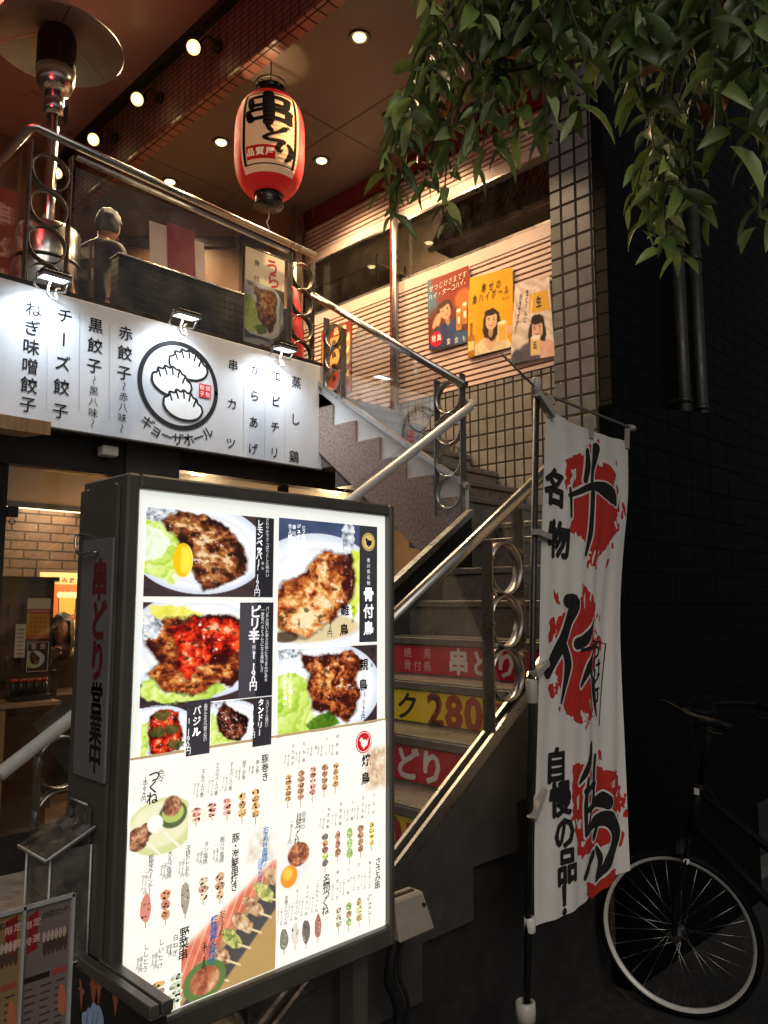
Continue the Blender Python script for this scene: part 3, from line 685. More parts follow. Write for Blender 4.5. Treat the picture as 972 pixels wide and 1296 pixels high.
MB().tube([(3.695,2.99,hu(2.97)), (3.695,4.46,hu(4.46))], .025, 16).build('handrail', m_chrome, RU)
zb = lambda y: 2.33+.66*(y-3.02)
MB().bar((3.71,2.99,zb(2.99)), (3.71,4.46,zb(4.46)), .04, .03).build('base_rail', m_steel, RU)
MB().bar((3.71,3.27,zb(3.27)+.32), (3.71,4.10,zb(4.10)+.32), .012, .55).build('glass_panel', m_glass2, RU)
ring_post((3.71,3.13,2.15), (0,1,0), .0, .87, 4, RU, .10, .21)
ring_post((3.71,4.22,zb(4.22)), (0,1,0), .667, .53, 3, RU, .085, .19)
RB = thing('balcony_railing', 'steel balcony railing with glass panel and ring posts above the white sign', 'railing', (2.6, 4.45, FL), 'stair railings')
HB = 4.285
MB().tube([(1.58,7.3,HB+.06), (1.58,4.47,HB+.05), (1.60,4.44,HB+.05), (3.70,4.44,HB-.045)], .025, 16).build('handrail', m_chrome, RB)
MB().bar((1.85,4.46,HB-.02), (3.46,4.46,HB-.085), .03, .02).build('top_channel', m_steel, RB)
MB().box(1.85, 3.46, 4.454, 4.466, 3.30, HB-.085).build('glass_panel', m_glass, RB)
MB().box(1.574, 1.586, 4.6, 7.2, 3.30, HB-.05).build('glass_panel', m_glass, RB)
MB().box(1.56, 3.70, 4.435, 4.48, 3.22, 3.285).build('base_rail', m_dark, RB)
ring_post((3.58,4.455,3.29), (1,0,0), 0, .90, 4, RB, .10, .215, m_post)  # balcony rings take the dark post bronze, silhouette shade put into their colour
ring_post((1.70,4.455,3.29), (1,0,0), 0, .96, 4, RB, .11, .235, m_post)
# ---------------------------------------------------------------- the white dumpling sign on the balcony edge
SY = 4.38
SG = thing('wall_sign', 'wide white sign with black dumpling emblem and vertical Japanese menu columns under the balcony', 'sign', (2.5, SY, 2.59))
m_sign = M('white_sign_face', (.57,.60,.645), .38, 0, .09, 5, 0, .1, (1,1,.18))
MB().box(1.05, 3.745, SY+.002, 4.42, 2.585, 3.365).build('panel', m_sign, SG, bevel=.004)
MB().box(1.05, 3.745, SY+.012, 4.432, 3.367, 3.395).build('top_edge', m_dark, SG)
MB().box(3.747, 3.765, SY, 4.43, 2.575, 3.37).build('end_cap', m_dark, SG)
a = Art(faceY(SY)); P = lambda px, py: uvY(px, py, SY); K = '10131a'
for st, p, q, sz in (('ねぎ味噌餃子',(42,391),(35,512),.094), ('チーズ餃子',(82,400),(76,520),.094), ('黒餃子',(121,412),(119,463),.094), ('赤餃子',(159,422),(157,472),.094),
        ('串カツ',(295,462),(292,561),.082), ('からあげ',(323,468),(320,568),.082), ('エビチリ',(350,476),(347,573),.082), ('蒸し鶏',(375,484),(372,578),.092)):
    a.text(st, P(*p), P(*q), sz, K, 2, .012)
a.text('〜黒八味〜', P(119,481), P(117,536), .06, K, 2); a.text('〜赤八味〜', P(157,489), P(154,542), .06, K, 2)
for x, y0, y1 in ((60,382,520),(101,392,520),(139,412,532),(309,462,572),(336,470,578),(361,478,580)):
    p, q = P(x, y0), P(x-1, y1); a.stroke([p, q], .003, '9aa0aa', 1, False)
c = P(227, 488); top = P(227, 434)[1]; rr = top-c[1]-.006
a.ring(c[0], c[1], rr, rr, .030, '0a0c10', 2, 64)
def dumpling(cx, cy, s):
    up = [(-1.0,-.12),(-.98,.18),(-.78,.30),(-.72,.50),(-.48,.50),(-.38,.66),(-.16,.60),(0,.70),(.18,.60),(.36,.60),(.48,.44),(.66,.38),(.74,.2),(.92,.08),(1.0,-.14)]
    dn = [(1.0,-.14),(.85,-.42),(.5,-.62),(0,-.68),(-.5,-.58),(-.85,-.36),(-1.0,-.12)]
    a.poly([(cx+x*s, cy+y*s) for x, y in up+dn[1:-1]], 'e6eaee', 2.5+2*dumpling.k)
    T = 2.9+2*dumpling.k
    a.stroke([(cx+x*s, cy+y*s) for x, y in up], .015, '0a0c10', T); a.stroke([(cx+x*s, cy+y*s) for x, y in dn], .015, '0a0c10', T)
    for x, y, e in ((-.72,.48,-.60),(-.40,.62,-.28),(-.02,.68,.02),(.34,.60,.28),(.64,.38,.52)): a.stroke([(cx+x*s,cy+y*s),(cx+e*s,cy+(y-.34)*s)], .013, '0a0c10', T)
    dumpling.k += 1
dumpling.k = 0
for px, py in ((239,462),(218,483),(232,513)): u = P(px, py); dumpling(u[0], u[1], .140)
u = P(259, 495); a.rect(u[0]-.045, u[1]-.045, u[0]+.045, u[1]+.045, 'c81e28', 8)
for i, ch in enumerate('餃個子包'): a.char(ch, u[0]+(-.021 if i % 2 else .021)*-1, u[1]+(.021 if i < 2 else -.021), .036, 'f2f2f2', 9)
for i, ch in enumerate('ギョーザホール'):
    t = R(-128+76*i/6); r2 = rr+.075; a.char(ch, c[0]+r2*math.cos(t), c[1]+r2*math.sin(t), .088, K, 2, .012, t+PI/2)
a.build('lettering', printed('sign_ink', 0, .9), SG)
# three LED floodlights clipped to the sign's top edge
m_led = glow('led_white', (.80,.92,1.0), 9)
proto = None
for i, ((px, py), lab) in enumerate((((68,360), 'LED floodlight at the left end of the white sign above the ramen column'), ((235,410), 'LED floodlight clipped above the dumpling emblem of the white sign'), ((360,452), 'LED floodlight at the right end of the white sign by the balcony corner'))):
    lab = lab.replace(' above the ramen column', ', nearest the patio heater')
    p = onY(px, py, 4.20); L0 = Vector((p.x, 4.20, 3.375 if i < 2 else 3.345))
    if proto is None:
        proto = t = thing('floodlight', lab, 'floodlight', L0, 'LED floodlights along the white sign'); c = L0
        ax, n_, up = Vector((1,0,0)), Vector((0,.10,-.995)).normalized(), Vector((0,.995,.10)).normalized()
        MB().obox(c - n_*.012, ax*.078, up*.052, n_*.010).build('housing', m_black, t, bevel=.004)
        fins = MB()
        for k in range(-3, 4): fins.obox(c - n_*.03 + ax*k*.02, ax*.003, up*.04, n_*.009)
        fins.build('heat_sink', m_dark, t)
        fr = MB()
        for s_ in (-1, 1): fr.obox(c+up*s_*.048+n_*.004, ax*.078, up*.005, n_*.008); fr.obox(c+ax*s_*.073+n_*.004, ax*.005, up*.043, n_*.008)
        fr.build('bezel', m_steel, t)
        MB().obox(c + n_*.003, ax*.066, up*.041, n_*.002).build('lens', m_led, t)
        br = MB(); br.tube([c+ax*.085, c+ax*.085+Vector((0,.05,-.05)), c+ax*.03+Vector((0,.135,-.03))], .006, 6); br.tube([c-ax*.085, c-ax*.085+Vector((0,.05,-.05)), c-ax*.03+Vector((0,.135,-.03))], .006, 6)
        br.build('bracket', m_steel, t)
        MB().tube(spline([c-n_*.03, c+Vector((-.02,.03,-.08)), c+Vector((.04,.06,-.10)), c+Vector((.06,.12,-.02)), c+Vector((.1,.16,.01))]), .006, 6).build('cable', m_white, t)
        lamp('flood_beam', 'SPOT', c+n_*.02, 26, (.80,.90,1.0), .04, c+n_*.02+Vector((0,.40,-.9)), 150, .9, t)
    else: copy_tree(proto, None, L0, lab)

# ---------------------------------------------------------------- backlit menu board in front of the stairs
BY = 1.60
MBD = thing('menu_board', 'large backlit menu board with grilled chicken photos standing in front of the stairs', 'menu board', (1.22, 1.68, 0))
BX0, BX1, BZ0, BZ1 = .831, 1.606, .733, 1.852
b = MB()
b.box(BX0-.03, BX0, BY-.02, 1.80, BZ0-.05, BZ1+.032); b.box(BX1, BX1+.020, BY-.02, 1.80, BZ0-.05, BZ1+.032)
b.box(BX0-.0, BX1, BY-.02, 1.80, BZ1, BZ1+.032); b.box(BX0, BX1, BY-.02, 1.80, BZ0-.05, BZ0)
b.build('frame', m_frame, MBD, bevel=.005)
b = MB(); b.box(BX0, BX1, 1.78, 1.799, BZ0, BZ1); b.build('back_panel', m_dark, MBD)
MB().box(BX0+.001, BX1-.001, BY+.001, BY+.02, BZ0+.001, BZ1-.001).build('light_panel', glow('light_panel', (.9,.92,.86), .8), MBD)
for x in (BX0-.02, BX1-.045): lg = MB().box(x, x+.055, 1.68, 1.735, .03, BZ0-.051).build('leg', m_frame, MBD); MB().box(x-.03, x+.08, 1.52, 1.79, 0.001, .029).build('foot', m_dark, lg)
bv = MB(); bv.obox(((BX0-.036),1.70,1.36), (.004,0,0), (0,.09,0), (0,0,.5)); bv.build('side_cover', m_frame, MBD)
sc = MB()
for z in (1.86, 1.3, .8):
    for y in (1.63, 1.77): sc.lathe([(.006,-.004),(.006,.004)], (BX0-.032, y, z), (1,0,0), 8)
sc.build('screw', m_steel, MBD)
art = Art(faceY(BY)); P = lambda px, py: uvY(px, py, BY)
def photo(name, tl, br, seed, w, h):
    (u0, v1), (u1, v0) = P(*tl), P(*br); art.raster(u0, v0, u1, v1, dish(w, h, name, seed), 1); return u0, v0, u1, v1
DK = '26242a'
u0, v0, u1, v1 = photo('p1', (185,641), (345,756), 4, 150, 112)
art.rect(u1-.055, v0, u1, v1, DK, 2); VT = lambda st, p, q, sz, col, bold=0: art.text(st, P(*p), P(*q), sz, col, 3, bold)
VT('レモンペッパー', (329,662), (327,712), .0195, 'ffffff', .02); VT('1,190円', (326,718), (325,750), .019, 'ffffff'); VT('さわやかでさっぱりとした味わい', (338,658), (338,728), .0105, 'e8e8e8'); VT('税込', (332,713), (332,719), .008, 'e8e8e8')
u0, v0, u1, v1 = photo('p2', (181,762), (344,880), 5, 150, 124)
art.rect(u1-.10, v0, u1, v1, '48434a', 2); art.rect(u1-.05, v0, u1, v1, DK, 2.4)
VT('ピリ辛', (323,774), (321,805), .034, 'ffffff', .03); VT('1,190円', (321,829), (320,868), .024, 'ffffff', .02); VT('パンチの効いた辛さの中にもうまみがある', (338,770), (336,860), .011, 'f0f0f0'); VT('一度食べるとクセになる美味しさ', (332,772), (331,848), .011, 'f0f0f0'); VT('税込', (321,819), (321,825), .011, 'f0f0f0')
u0, v0, u1, v1 = photo('p3', (179,893), (265,953), 6, 90, 66)
art.rect(u1-.062, v0, u1, v1, '3a363c', 2); VT('バジル', (249,899), (248,926), .022, 'ffffff', .02); VT('1,190円', (239,912), (237,950), .018, 'ffffff'); VT('香草とたまらない香りの良い', (260,893), (259,936), .010, 'e8e8e8')
u0, v0, u1, v1 = photo('p4', (267,889), (343,942), 7, 80, 62)
art.rect(u1-.056, v0, u1, v1, '332f34', 2); VT('タンドリー', (330,889), (328,927), .018, 'ffffff', .02); VT('1,190円', (320,896), (319,930), .017, 'ffffff'); VT('スパイシーな味わい', (338,888), (337,918), .010, 'e8e8e8')
u0, v0, u1, v1 = photo('p5', (353,655), (477,812), 8, 128, 158)
q0 = P(455, 660)[0]; art.rect(q0, v0, u1, v1, '343238', 2)
def bird(px, py, rad, ink, ground):
    c = P(px, py); art.ell(c[0], c[1], rad, rad, ground, 3, 30); art.ring(c[0], c[1], rad*.86, rad*.86, rad*.07, ink, 4)
    art.ell(c[0]+rad*.05, c[1]-rad*.12, rad*.42, rad*.34, ink, 4, 18); art.ell(c[0]-rad*.30, c[1]+rad*.22, rad*.17, rad*.2, ink, 4.4, 14)
    art.poly([(c[0]+rad*.25, c[1]-rad*.1), (c[0]+rad*.6, c[1]+rad*.38), (c[0]+rad*.42, c[1]-rad*.3)], ink, 4.2); art.poly([(c[0]-rad*.1,c[1]-rad*.4),(c[0]+rad*.1,c[1]-rad*.4),(c[0],c[1]-rad*.66)], ink, 4.6)
    art.poly([(c[0]-rad*.45,c[1]+rad*.26),(c[0]-rad*.6,c[1]+rad*.18),(c[0]-rad*.42,c[1]+rad*.14)], ink, 4.8)
bird(466, 686, .0255, '1c1a1c', 'd8bc70')
VT('香川県名物', (466,709), (466,738), .013, 'ffffff'); VT('骨付鳥', (466,752), (466,795), .040, 'ffffff', .03)
VT('雛鳥', (436,772), (435,797), .033, '14100e', .03); VT('1,090円', (419,770), (417,802), .018, '14100e', .01); VT('骨付鳥', (447,769), (446,786), .012, '14100e')
for k, (st, p, q) in enumerate((('じっくりと焼き上げ', (384,668), (384,700)), ('ジューシーで柔らか', (378,666), (377,716)), ('香川名物を炭火で', (372,667), (370,722)), ('仕上げた一品です', (367,666), (366,712)))): VT(st, p, q, .012, 'ffffff', .02)
u0, v0, u1, v1 = photo('p6', (352,822), (477,920), 9, 126, 104)
VT('親鳥', (460,841), (459,867), .034, '14100e', .03); VT('1,190円', (461,878), (459,908), .017, '14100e', .01); VT('骨付鳥', (471,823), (470,842), .012, '14100e')
VT('しっかりとした歯ごたえ', (368,832), (367,893), .011, 'ffffff', .02); VT('噛むほどに味わい深い', (361,830), (360,890), .011, 'ffffff', .02)
# cream lower half
lowq = [P(166,963), P(488,912), (BX1-.001, BZ0+.001), (BX0+.001, BZ0+.001)]
art.poly(lowq, 'fdfaf0', 1); art.stroke([P(166,961), P(488,910)], .006, 'b8a078', 2, False)
art.poly([P(166,1040),P(262,1022),P(262,1040),P(166,1062)], 'faf0da', 1.5); art.stroke([P(349,933),P(349,1225)], .002, 'd8cbb0', 2, False)
rnd = random.Random(5)
def skewer(p, q, cols, n=4, wid=.022, stick=.25):
    wid *= .98; cols = [tuple(.82*v_+.18*w_ for v_, w_ in zip(lin(c_), (.95,.9,.78))) for c_ in cols]
    a_, b_ = Vector(P(*p)), Vector(P(*q)); d = b_-a_; art.stroke([tuple(a_), tuple(b_+d*stick)], .0028, 'b89868', 2, False)
    for k in range(n):
        c = a_+d*((k+.5)/n); col = cols[k % len(cols)]; j = rnd.uniform(.85, 1.15)
        art.ell(c.x, c.y, wid*.55*rnd.uniform(.9,1.15), d.length/n*.52, tuple(min(1,x*j) for x in col), 3, 16, 0, .10, rnd.random()*99)
        for e in range(5):
            x, y = rnd.uniform(-.36,.36)*wid, rnd.uniform(-.34,.34)*d.length/n
            f = rnd.choice([.35,.5,1.7,2.1]); art.ell(c.x+x, c.y+y, wid*.13, wid*.10, tuple(min(1,v*f) for v in col), 4, 8, 0, .2, e+k*7)
BR = ['b0703c','a05c30','c08850']; PK = ['e8a08c','d88470','f0bca8']; DKB = ['7a4428','8a5234']; GN = ['8aa84a','c8a060']; YL_ = ['e0b060','c89048']
for px, py0, py1, c, n in ((248,1022,1040,PK,3),(268,1016,1034,PK,3),(287,1010,1032,PK,3),(306,1003,1034,YL_,3),(323,998,1034,YL_,4)): skewer((px,py0),(px,py1),c,n)
for px, py0, py1, c, n in ((365,980,1014,YL_,5),(381,975,1012,BR,5),(396,970,1006,PK,5),(411,967,1000,BR,4),(425,965,996,YL_,4)): skewer((px,py0),(px-1,py1),c,n,.020)
for px, py0, py1, c, n in ((184,1131,1168,['c85a40'],1),(209,1126,1164,['e08850','c8683c'],3),(234,1116,1156,['8a8066','6a6450'],1),(257,1110,1140,['e6cfae','a87850'],3),(278,1104,1138,['d8a878','b88050'],3)): skewer((px,py0),(px,py1),c,n,.022,.15)
for px, py0, py1, c, n in ((411,1055,1096,['4a3a2a','d8843c','7a3a28','9ab84a'],5),(427,1052,1084,BR,3),(442,1048,1086,['8ab048'],3),(456,1044,1078,BR,4),(470,1040,1070,['ecc860'],4)): skewer((px,py0),(px,py1),c,n,.020,.2)
for px, py0, py1, c, n in ((359,1176,1202,['4a5a34','6a4028'],1),(373,1168,1196,['eee8d4'],1),(387,1164,1194,['4a2c20'],1),(402,1158,1186,['9a4426'],1),(428,1148,1174,['d8cdb4'],3),(441,1142,1172,GN,3),(454,1136,1166,['d8b868','b8c070'],3),(467,1130,1162,['ece8d8','dfe2d0'],3)): skewer((px,py0),(px,py1),c,n,.024 if n==1 else .019,.22)
for px, py0, py1, c, n in ((199,1242,1270,['d8a850','8a5a30'],3),(222,1232,1272,['e4e6d0','cfd8b8'],4)): skewer((px,py0),(px-1,py1),c,n,.030,.1)
IN = '2c241c'
def item(name, price, p, q, sz=.015):
    sz *= .82
    VT(name, p, q, sz, IN, .005); d = (q[0]-p[0], q[1]-p[1]); VT(price, (p[0]-6, p[1]+(q[1]-p[1])*.45), (q[0]-6, q[1]+2), sz*.7, IN)
    VT('（税込242円）', (p[0]-10, p[1]+(q[1]-p[1])*.5), (q[0]-10, q[1]+1), sz*.5, '6a5c4a')
VT('豚巻き', (335,960), (335,983), .022, IN, .02)
for st, p, q in (('豚しそ巻',(326,964),(325,976)),('豚キムチ巻',(309,965),(308,984)),('チーズベーコン巻',(293,967),(291,998)),('アスパラベーコン巻',(275,968),(273,1004)),('エノキベーコン巻',(257,975),(255,1006))): item(st,'一本220円',p,q,.013)
VT('色々', (204,978), (203,986), .017, IN); VT('つくね', (195,982), (192,1010), .029, '1c1814', .02); VT('1本620円', (184,985), (181,1012), .014, IN)
VT('豚・海鮮串焼き', (298,1060), (296,1122), .022, IN, .02)
for st, p, q in (('豚バラ塩焼',(281,1062),(280,1088)),('タン塩焼',(261,1068),(259,1090)),('子持ちししゃも',(238,1073),(236,1106)),('大えび塩焼',(215,1080),(213,1108)),('粗挽きウインナー',(191,1085),(189,1128))): item(st,'一本170円',p,q,.016)
VT('野菜串', (233,1180), (231,1208), .025, IN, .02)
for st, p, q in (('白ねぎ',(222,1186),(221,1206)),('しいたけ',(204,1192),(202,1222)),('ししとう',(185,1198),(183,1226))): item(st,'一本180円',p,q,.017)
bird(460, 939, .030, 'f6f0e6', 'c4242c'); VT('焼鳥', (463,962), (462,985), .034, '141210', .03)
for st, p, q in (('ももねぎ',(371,944),(370,966)),('むね串',(385,941),(384,962)),('皮',(400,938),(399,954)),('ハツ',(413,935),(412,954)),('砂肝串',(427,932),(426,953))): item(st,'一本190円',p,q,.013)
VT('自慢の', (384,1030), (383,1046), .015, IN); VT('月見つくね', (378,1034), (375,1064), .020, IN, .01); VT('一本350円', (369,1040), (366,1066), .012, IN)
for st, p, q in (('ねぎま串',(416,1024),(414,1046)),('手羽先串',(431,1018),(430,1042)),('しそ巻',(446,1014),(445,1036)),('ささみ梅',(459,1010),(458,1034)),('つなぎ',(473,1006),(472,1028))): item(st,'一本220円',p,q,.013)
VT('名物つくね', (413,1112), (411,1152), .026, IN, .015); VT('ささみ串', (478,1090), (477,1120), .024, IN, .015)
for st, p, q in (('こだわりつくね',(402,1116),(400,1152)),('エッグつくね',(389,1122),(387,1156)),('チーズつくね',(376,1128),(374,1162)),('本鶏さんつくね',(362,1136),(361,1168)),('明太マヨ',(427,1104),(426,1136)),('しそ梅',(441,1100),(440,1130)),('わさび',(454,1094),(453,1124)),('梅しそチーズ',(468,1092),(467,1122))): item(st,'一本250円',p,q,.013)
# picture fields of the lower half
CR = np.array([253, 250, 240.])
def field(tl, br, w, h, fn, L=1.6):
    (u0_, v1_), (u1_, v0_) = P(*tl), P(*br); v0_ = max(v0_, BZ0+.003); v, u = np.mgrid[0:h, 0:w]; art.raster(u0_, v0_, u1_, v1_, np.clip(fn((u+.5)/w, (v+.5)/h)*.84+CR*.16, 0, 255), L)
def f_tsukune(u, v):
    im = np.ones(u.shape+(3,))*CR; n = fbm(u, v, 16, 3); n4 = fbm(u, v, 5, 8)
    def E(cx, cy, rx, ry): return 1-np.hypot((u-cx)/rx, (v-cy)/ry)
    im = over(im, (206,214,140), sstep(0,.05,E(.5,.55,.62,.40+.0*u)+.12*(u-.5)-.0)); im = over(im, (232,232,186), sstep(.06,.2,E(.5,.52,.58,.36)))
    im = over(im, (40,60,24), sstep(0,.1,E(.72,.42,.26,.2))*.9); im = over(im, (170,190,80), sstep(0,.1,E(.72,.40,.2,.14)))
    for cx, cy, r in ((.70,.30,.17),(.14,.66,.19),(.28,.56,.12)): im = over(im, ramp(n, [(.2,(50,22,12)),(.5,(130,64,34)),(.8,(226,170,120))]), sstep(0,.08,E(cx,cy,r,r*.9)))
    im = over(im, (250,248,238), sstep(0,.1,E(.42,.5,.14,.13)))
    d = np.abs((v-.62)-(u-.55)*.9)*1.0; im = over(im, (244,238,220), ((u>.52)&(u<.92)&(d<.022)).astype(float)); d2 = np.abs((v-.74)-(u-.3)*.9); im = over(im, (244,238,220), ((u>.28)&(u<.62)&(d2<.022)).astype(float))
    return im
field((166,1003), (237,1078), 70, 74, f_tsukune)
def f_set(u, v):
    n = fbm(u*1.1, v, 12, 4); n5 = fbm(u*1.1, v, 26, 9); im = ramp(fbm(u, v, 5, 2), [(.2,(190,60,36)),(.6,(226,112,76)),(.9,(244,170,130))])
    im = over(im, (250,210,180), ((np.abs(np.sin(u*40+v*18))>.96)).astype(float)*.6)
    s = u*.72+v*.70; t = v-(1.02-u*.86)
    im = over(im, (168,128,74), sstep(.0,.02,t+.10)); im = over(im, (52,48,46), sstep(0,.02,t+.02)*(1-sstep(.27,.30,t)))
    im = over(im, (176,134,70), sstep(.30,.31,t))
    for k in range(7):
        cx, cy = .97-k*.115, .17+k*.105; e = 1-np.hypot(((u-cx)*.75+(v-cy)*.65)/.15, ((u-cx)*-.65+(v-cy)*.75)/.060)
        c = ramp(n5, [(.25,(110,64,36)),(.5,(196,146,98)),(.8,(246,220,180))]) if k % 3 != 1 else ramp(n5, [(.25,(90,110,40)),(.5,(180,180,80)),(.8,(236,226,150))])
        im = over(im, c, sstep(0,.12,e+(n-.5)*.5))
        d = np.abs((v-cy-.03)-(u-cx)*.55); im = over(im, (230,206,150), ((u>cx+.06)&(u<cx+.21)&(d<.010)).astype(float))
    e = 1-np.hypot((u-.24)/.22, (v-.86)/.17); im = over(im, (70,104,36), sstep(0,.04,e)); im = over(im, ramp(n, [(.2,(120,40,18)),(.5,(180,90,50)),(.8,(240,200,150))]), sstep(.28,.36,e))
    f = sstep(.0,.10,(v-(.50-u*.56)) )
    return im*f[...,None]+CR*(1-f[...,None])
field((232,1120), (347,1290), 110, 150, f_set, 1.9)
def f_salt(u, v):
    n = fbm(u, v, 9, 14); m = sstep(0,.4,1-np.hypot((u-.55)/.6,(v-.55)/.55)+(n-.5)*.5)*.9
    return np.ones(u.shape+(3,))*CR*(1-m[...,None]) + ramp(n, [(.2,(206,190,160)),(.5,(232,226,212)),(.8,(255,255,252))])*m[...,None]
field((309,1045), (347,1112), 40, 68, f_salt, 1.3); VT('おまかせ串盛り', (336,1050), (334,1092), .019, '4a78a8', .02); VT('各種あります', (329,1090), (328,1118), .016, '4a78a8')
VT('焼鳥盛り合わせ', (271,1164), (267,1216), .0215, '2a62a0', .02); VT('おすすめ', (281,1156), (280,1180), .017, IN); VT('五本1,050円', (259,1196), (257,1226), .015, IN)
def f_egg(u, v):
    im = np.ones(u.shape+(3,))*np.array([248,243,230.]); n = fbm(u, v, 14, 3); E = lambda cx,cy,rx,ry: 1-np.hypot((u-cx)/rx,(v-cy)/ry)
    im = over(im, (226,232,236), sstep(0,.5,E(.5,.5,.5,.5))*.8)
    im = over(im, ramp(n, [(.2,(60,20,12)),(.5,(140,60,30)),(.8,(232,160,100))]), sstep(0,.06,E(.58,.34,.34,.24)))
    im = over(im, (238,140,16), sstep(0,.05,E(.30,.72,.26,.22))); im = over(im, (255,196,60), sstep(.1,.5,E(.26,.66,.2,.17))); return im
field((354,1066), (394,1118), 44, 52, f_egg)
def f_grill(u, v):
    n = fbm(u, v, 12, 5); m = sstep(.1,.5,u)*sstep(0,.2,v)*(1-sstep(.8,1,v))*.75; c = ramp(n, [(.2,(150,90,50)),(.5,(206,160,110)),(.8,(250,236,210))])
    return np.ones(u.shape+(3,))*CR*(1-m[...,None]) + c*m[...,None]
field((455,945), (487,1000), 34, 56, f_grill)
art.build('menu_print', m_back, MBD)

# hanging shop plate on the board's left flank
HX = BX0-.048
HP = thing('hanging_plate', 'grey vertical plate with red and black lettering hanging on the menu board flank', 'sign plate', (HX, 1.76, 1.2))
def uvH(px, py): return uvX(px, py, HX)
y0, y1 = onX(143,690,HX).y, onX(104,690,HX).y; z1 = onX(124,682,HX).z; z0 = onX(122,990,HX).z
MB().box(HX+.0005, HX+.007, y0, y1, z0, z1).build('plate', M('grey_plate', (.17,.16,.155), .5, .1, .1, 6), HP, bevel=.002)
a = Art(faceX(HX)); 
a.text('串どり', uvH(126,733), uvH(123,836), .092, '6a1424', 2, .05, .8); a.text('営業中', uvH(122,884), uvH(120,957), .074, '0c0c0e', 2, .022, .8)
a.build('lettering', m_print, HP)
MB().tube(spline([(HX-.002,(y0+y1)/2-.01,z1-.03),(HX-.012,(y0+y1)/2-.005,z1-.03),(HX-.014,y1-.01,z1-.028),(HX-.012,y1+.005,z1+.01),(HX+.01,y1+.01,z1+.015)]), .0035, 6).build('hook', m_steel, HP)

# clear leaflet box under it
LX1 = BX0-.044; LX0 = LX1-.085; LY0, LY1 = 1.655, 1.775
LB = thing('leaflet_box', 'empty clear acrylic leaflet box with sloping hinged lid on the menu board flank', 'leaflet box', (LX0, 1.7, .88))
zt, zb_ = 1.10, .875
b = MB(); T = .004
b.box(LX0,LX0+T,LY0,LY1,zb_,zt-.012); b.box(LX0+T,LX1,LY0,LY0+T,zb_,zt); b.box(LX0+T,LX1,LY1-T,LY1,zb_,zt); b.box(LX0+T,LX1,LY0+T,LY1-T,zb_,zb_+T); b.box(LX1-T,LX1-.001,LY0+T,LY1-T,zb_+T,zt+.075)
b.build('box', m_acryl, LB)
MB().bar((LX0-.015,1.715,zt-.012),(LX1,1.715,zt+.036), LY1-LY0+.03, .005, (0,0,1)).build('lid', m_acryl, LB)
e = MB()
for p, q in (((LX0,LY0,zb_),(LX0,LY0,zt-.01)),((LX0,LY1,zb_),(LX0,LY1,zt-.01)),((LX0,LY0,zb_),(LX0,LY1,zb_)),((LX0,LY0,zb_),(LX1,LY0,zb_)),((LX0-.015,LY0-.012,zt-.008),(LX0-.015,LY1+.012,zt-.008)),((LX0-.015,LY0-.015,zt-.008),(LX1,LY0-.015,zt+.04)),((LX1-.004,LY0+.02,zt+.078),(LX1-.004,LY1-.02,zt+.078)),((LX1,LY0,zb_),(LX1,LY0,zt))): e.tube([p,q], .0022, 6)
e.build('polished_edge', M('acrylic_edge', (.55,.57,.56), .2, 0, .2, 40), LB)
for y in (LY0+.025, LY1-.025): MB().bar((LX1-.03,y,zt+.028),(LX1-.004,y,zt+.042), .022, .008).box(LX1-.012,LX1-.005,y-.011,y+.011,zt+.04,zt+.062).build('hinge', m_steel, LB)

# low black notice board in front of the board's foot
bx0 = .775
NB = thing('notice_board', 'low black notice board with orange brush marks and pale blue picture beside the menu board', 'notice board', (bx0, 1.6, 0))
ya, yb = onX(194,1236,bx0).y, 1.80
zt = .885
MB().box(bx0, bx0+.03, ya, yb, .02, zt-.022).build('panel', m_black, NB)
b = MB(); b.box(bx0-.008, bx0+.012, ya-.006, yb, zt-.02, zt); b.box(bx0+.016, bx0+.04, ya-.006, yb, zt-.02, zt); b.box(bx0-.006,bx0+.038,ya-.004,yb,zt-.026,zt-.0202); b.build('top_rail', m_frame, NB, bevel=.002)
a = Art(faceX(bx0-.0005)); q = lambda px, py: uvX(px, py, bx0)
for i, (px, py, w) in enumerate(((103,1257,.016),(118,1252,.024),(125,1250,.02),(146,1262,.024))):
    c = q(px, py); a.stroke([(c[0]-.006,c[1]+.022),(c[0]+.002,c[1]),(c[0]+.004,c[1]-.03)], [w*.5,w,.003], 'b4603c', 1); a.stroke([(c[0]-.014,c[1]+.006),(c[0]+.012,c[1]+.008)], [.003,.009], 'b4603c', 2)
c = q(118, 1294)
for dx, dz, r in ((-.012,.0,.018),(-.03,-.012,.018),(.01,.014,.020),(.026,.018,.018),(.018,-.008,.022),(.0,-.02,.03)): a.ell(c[0]+dx, c[1]+dz, r*1.0, r*1.25, 'b4cdf0', 1, 20, .4, .06, dx*900)
for dx in (-.02, .004, .02): a.stroke([(c[0]+dx,c[1]+.026),(c[0]+dx-.006,c[1]-.01)], [.001,.004], '6c8cc0', 3)
a.build('print', m_print, NB)

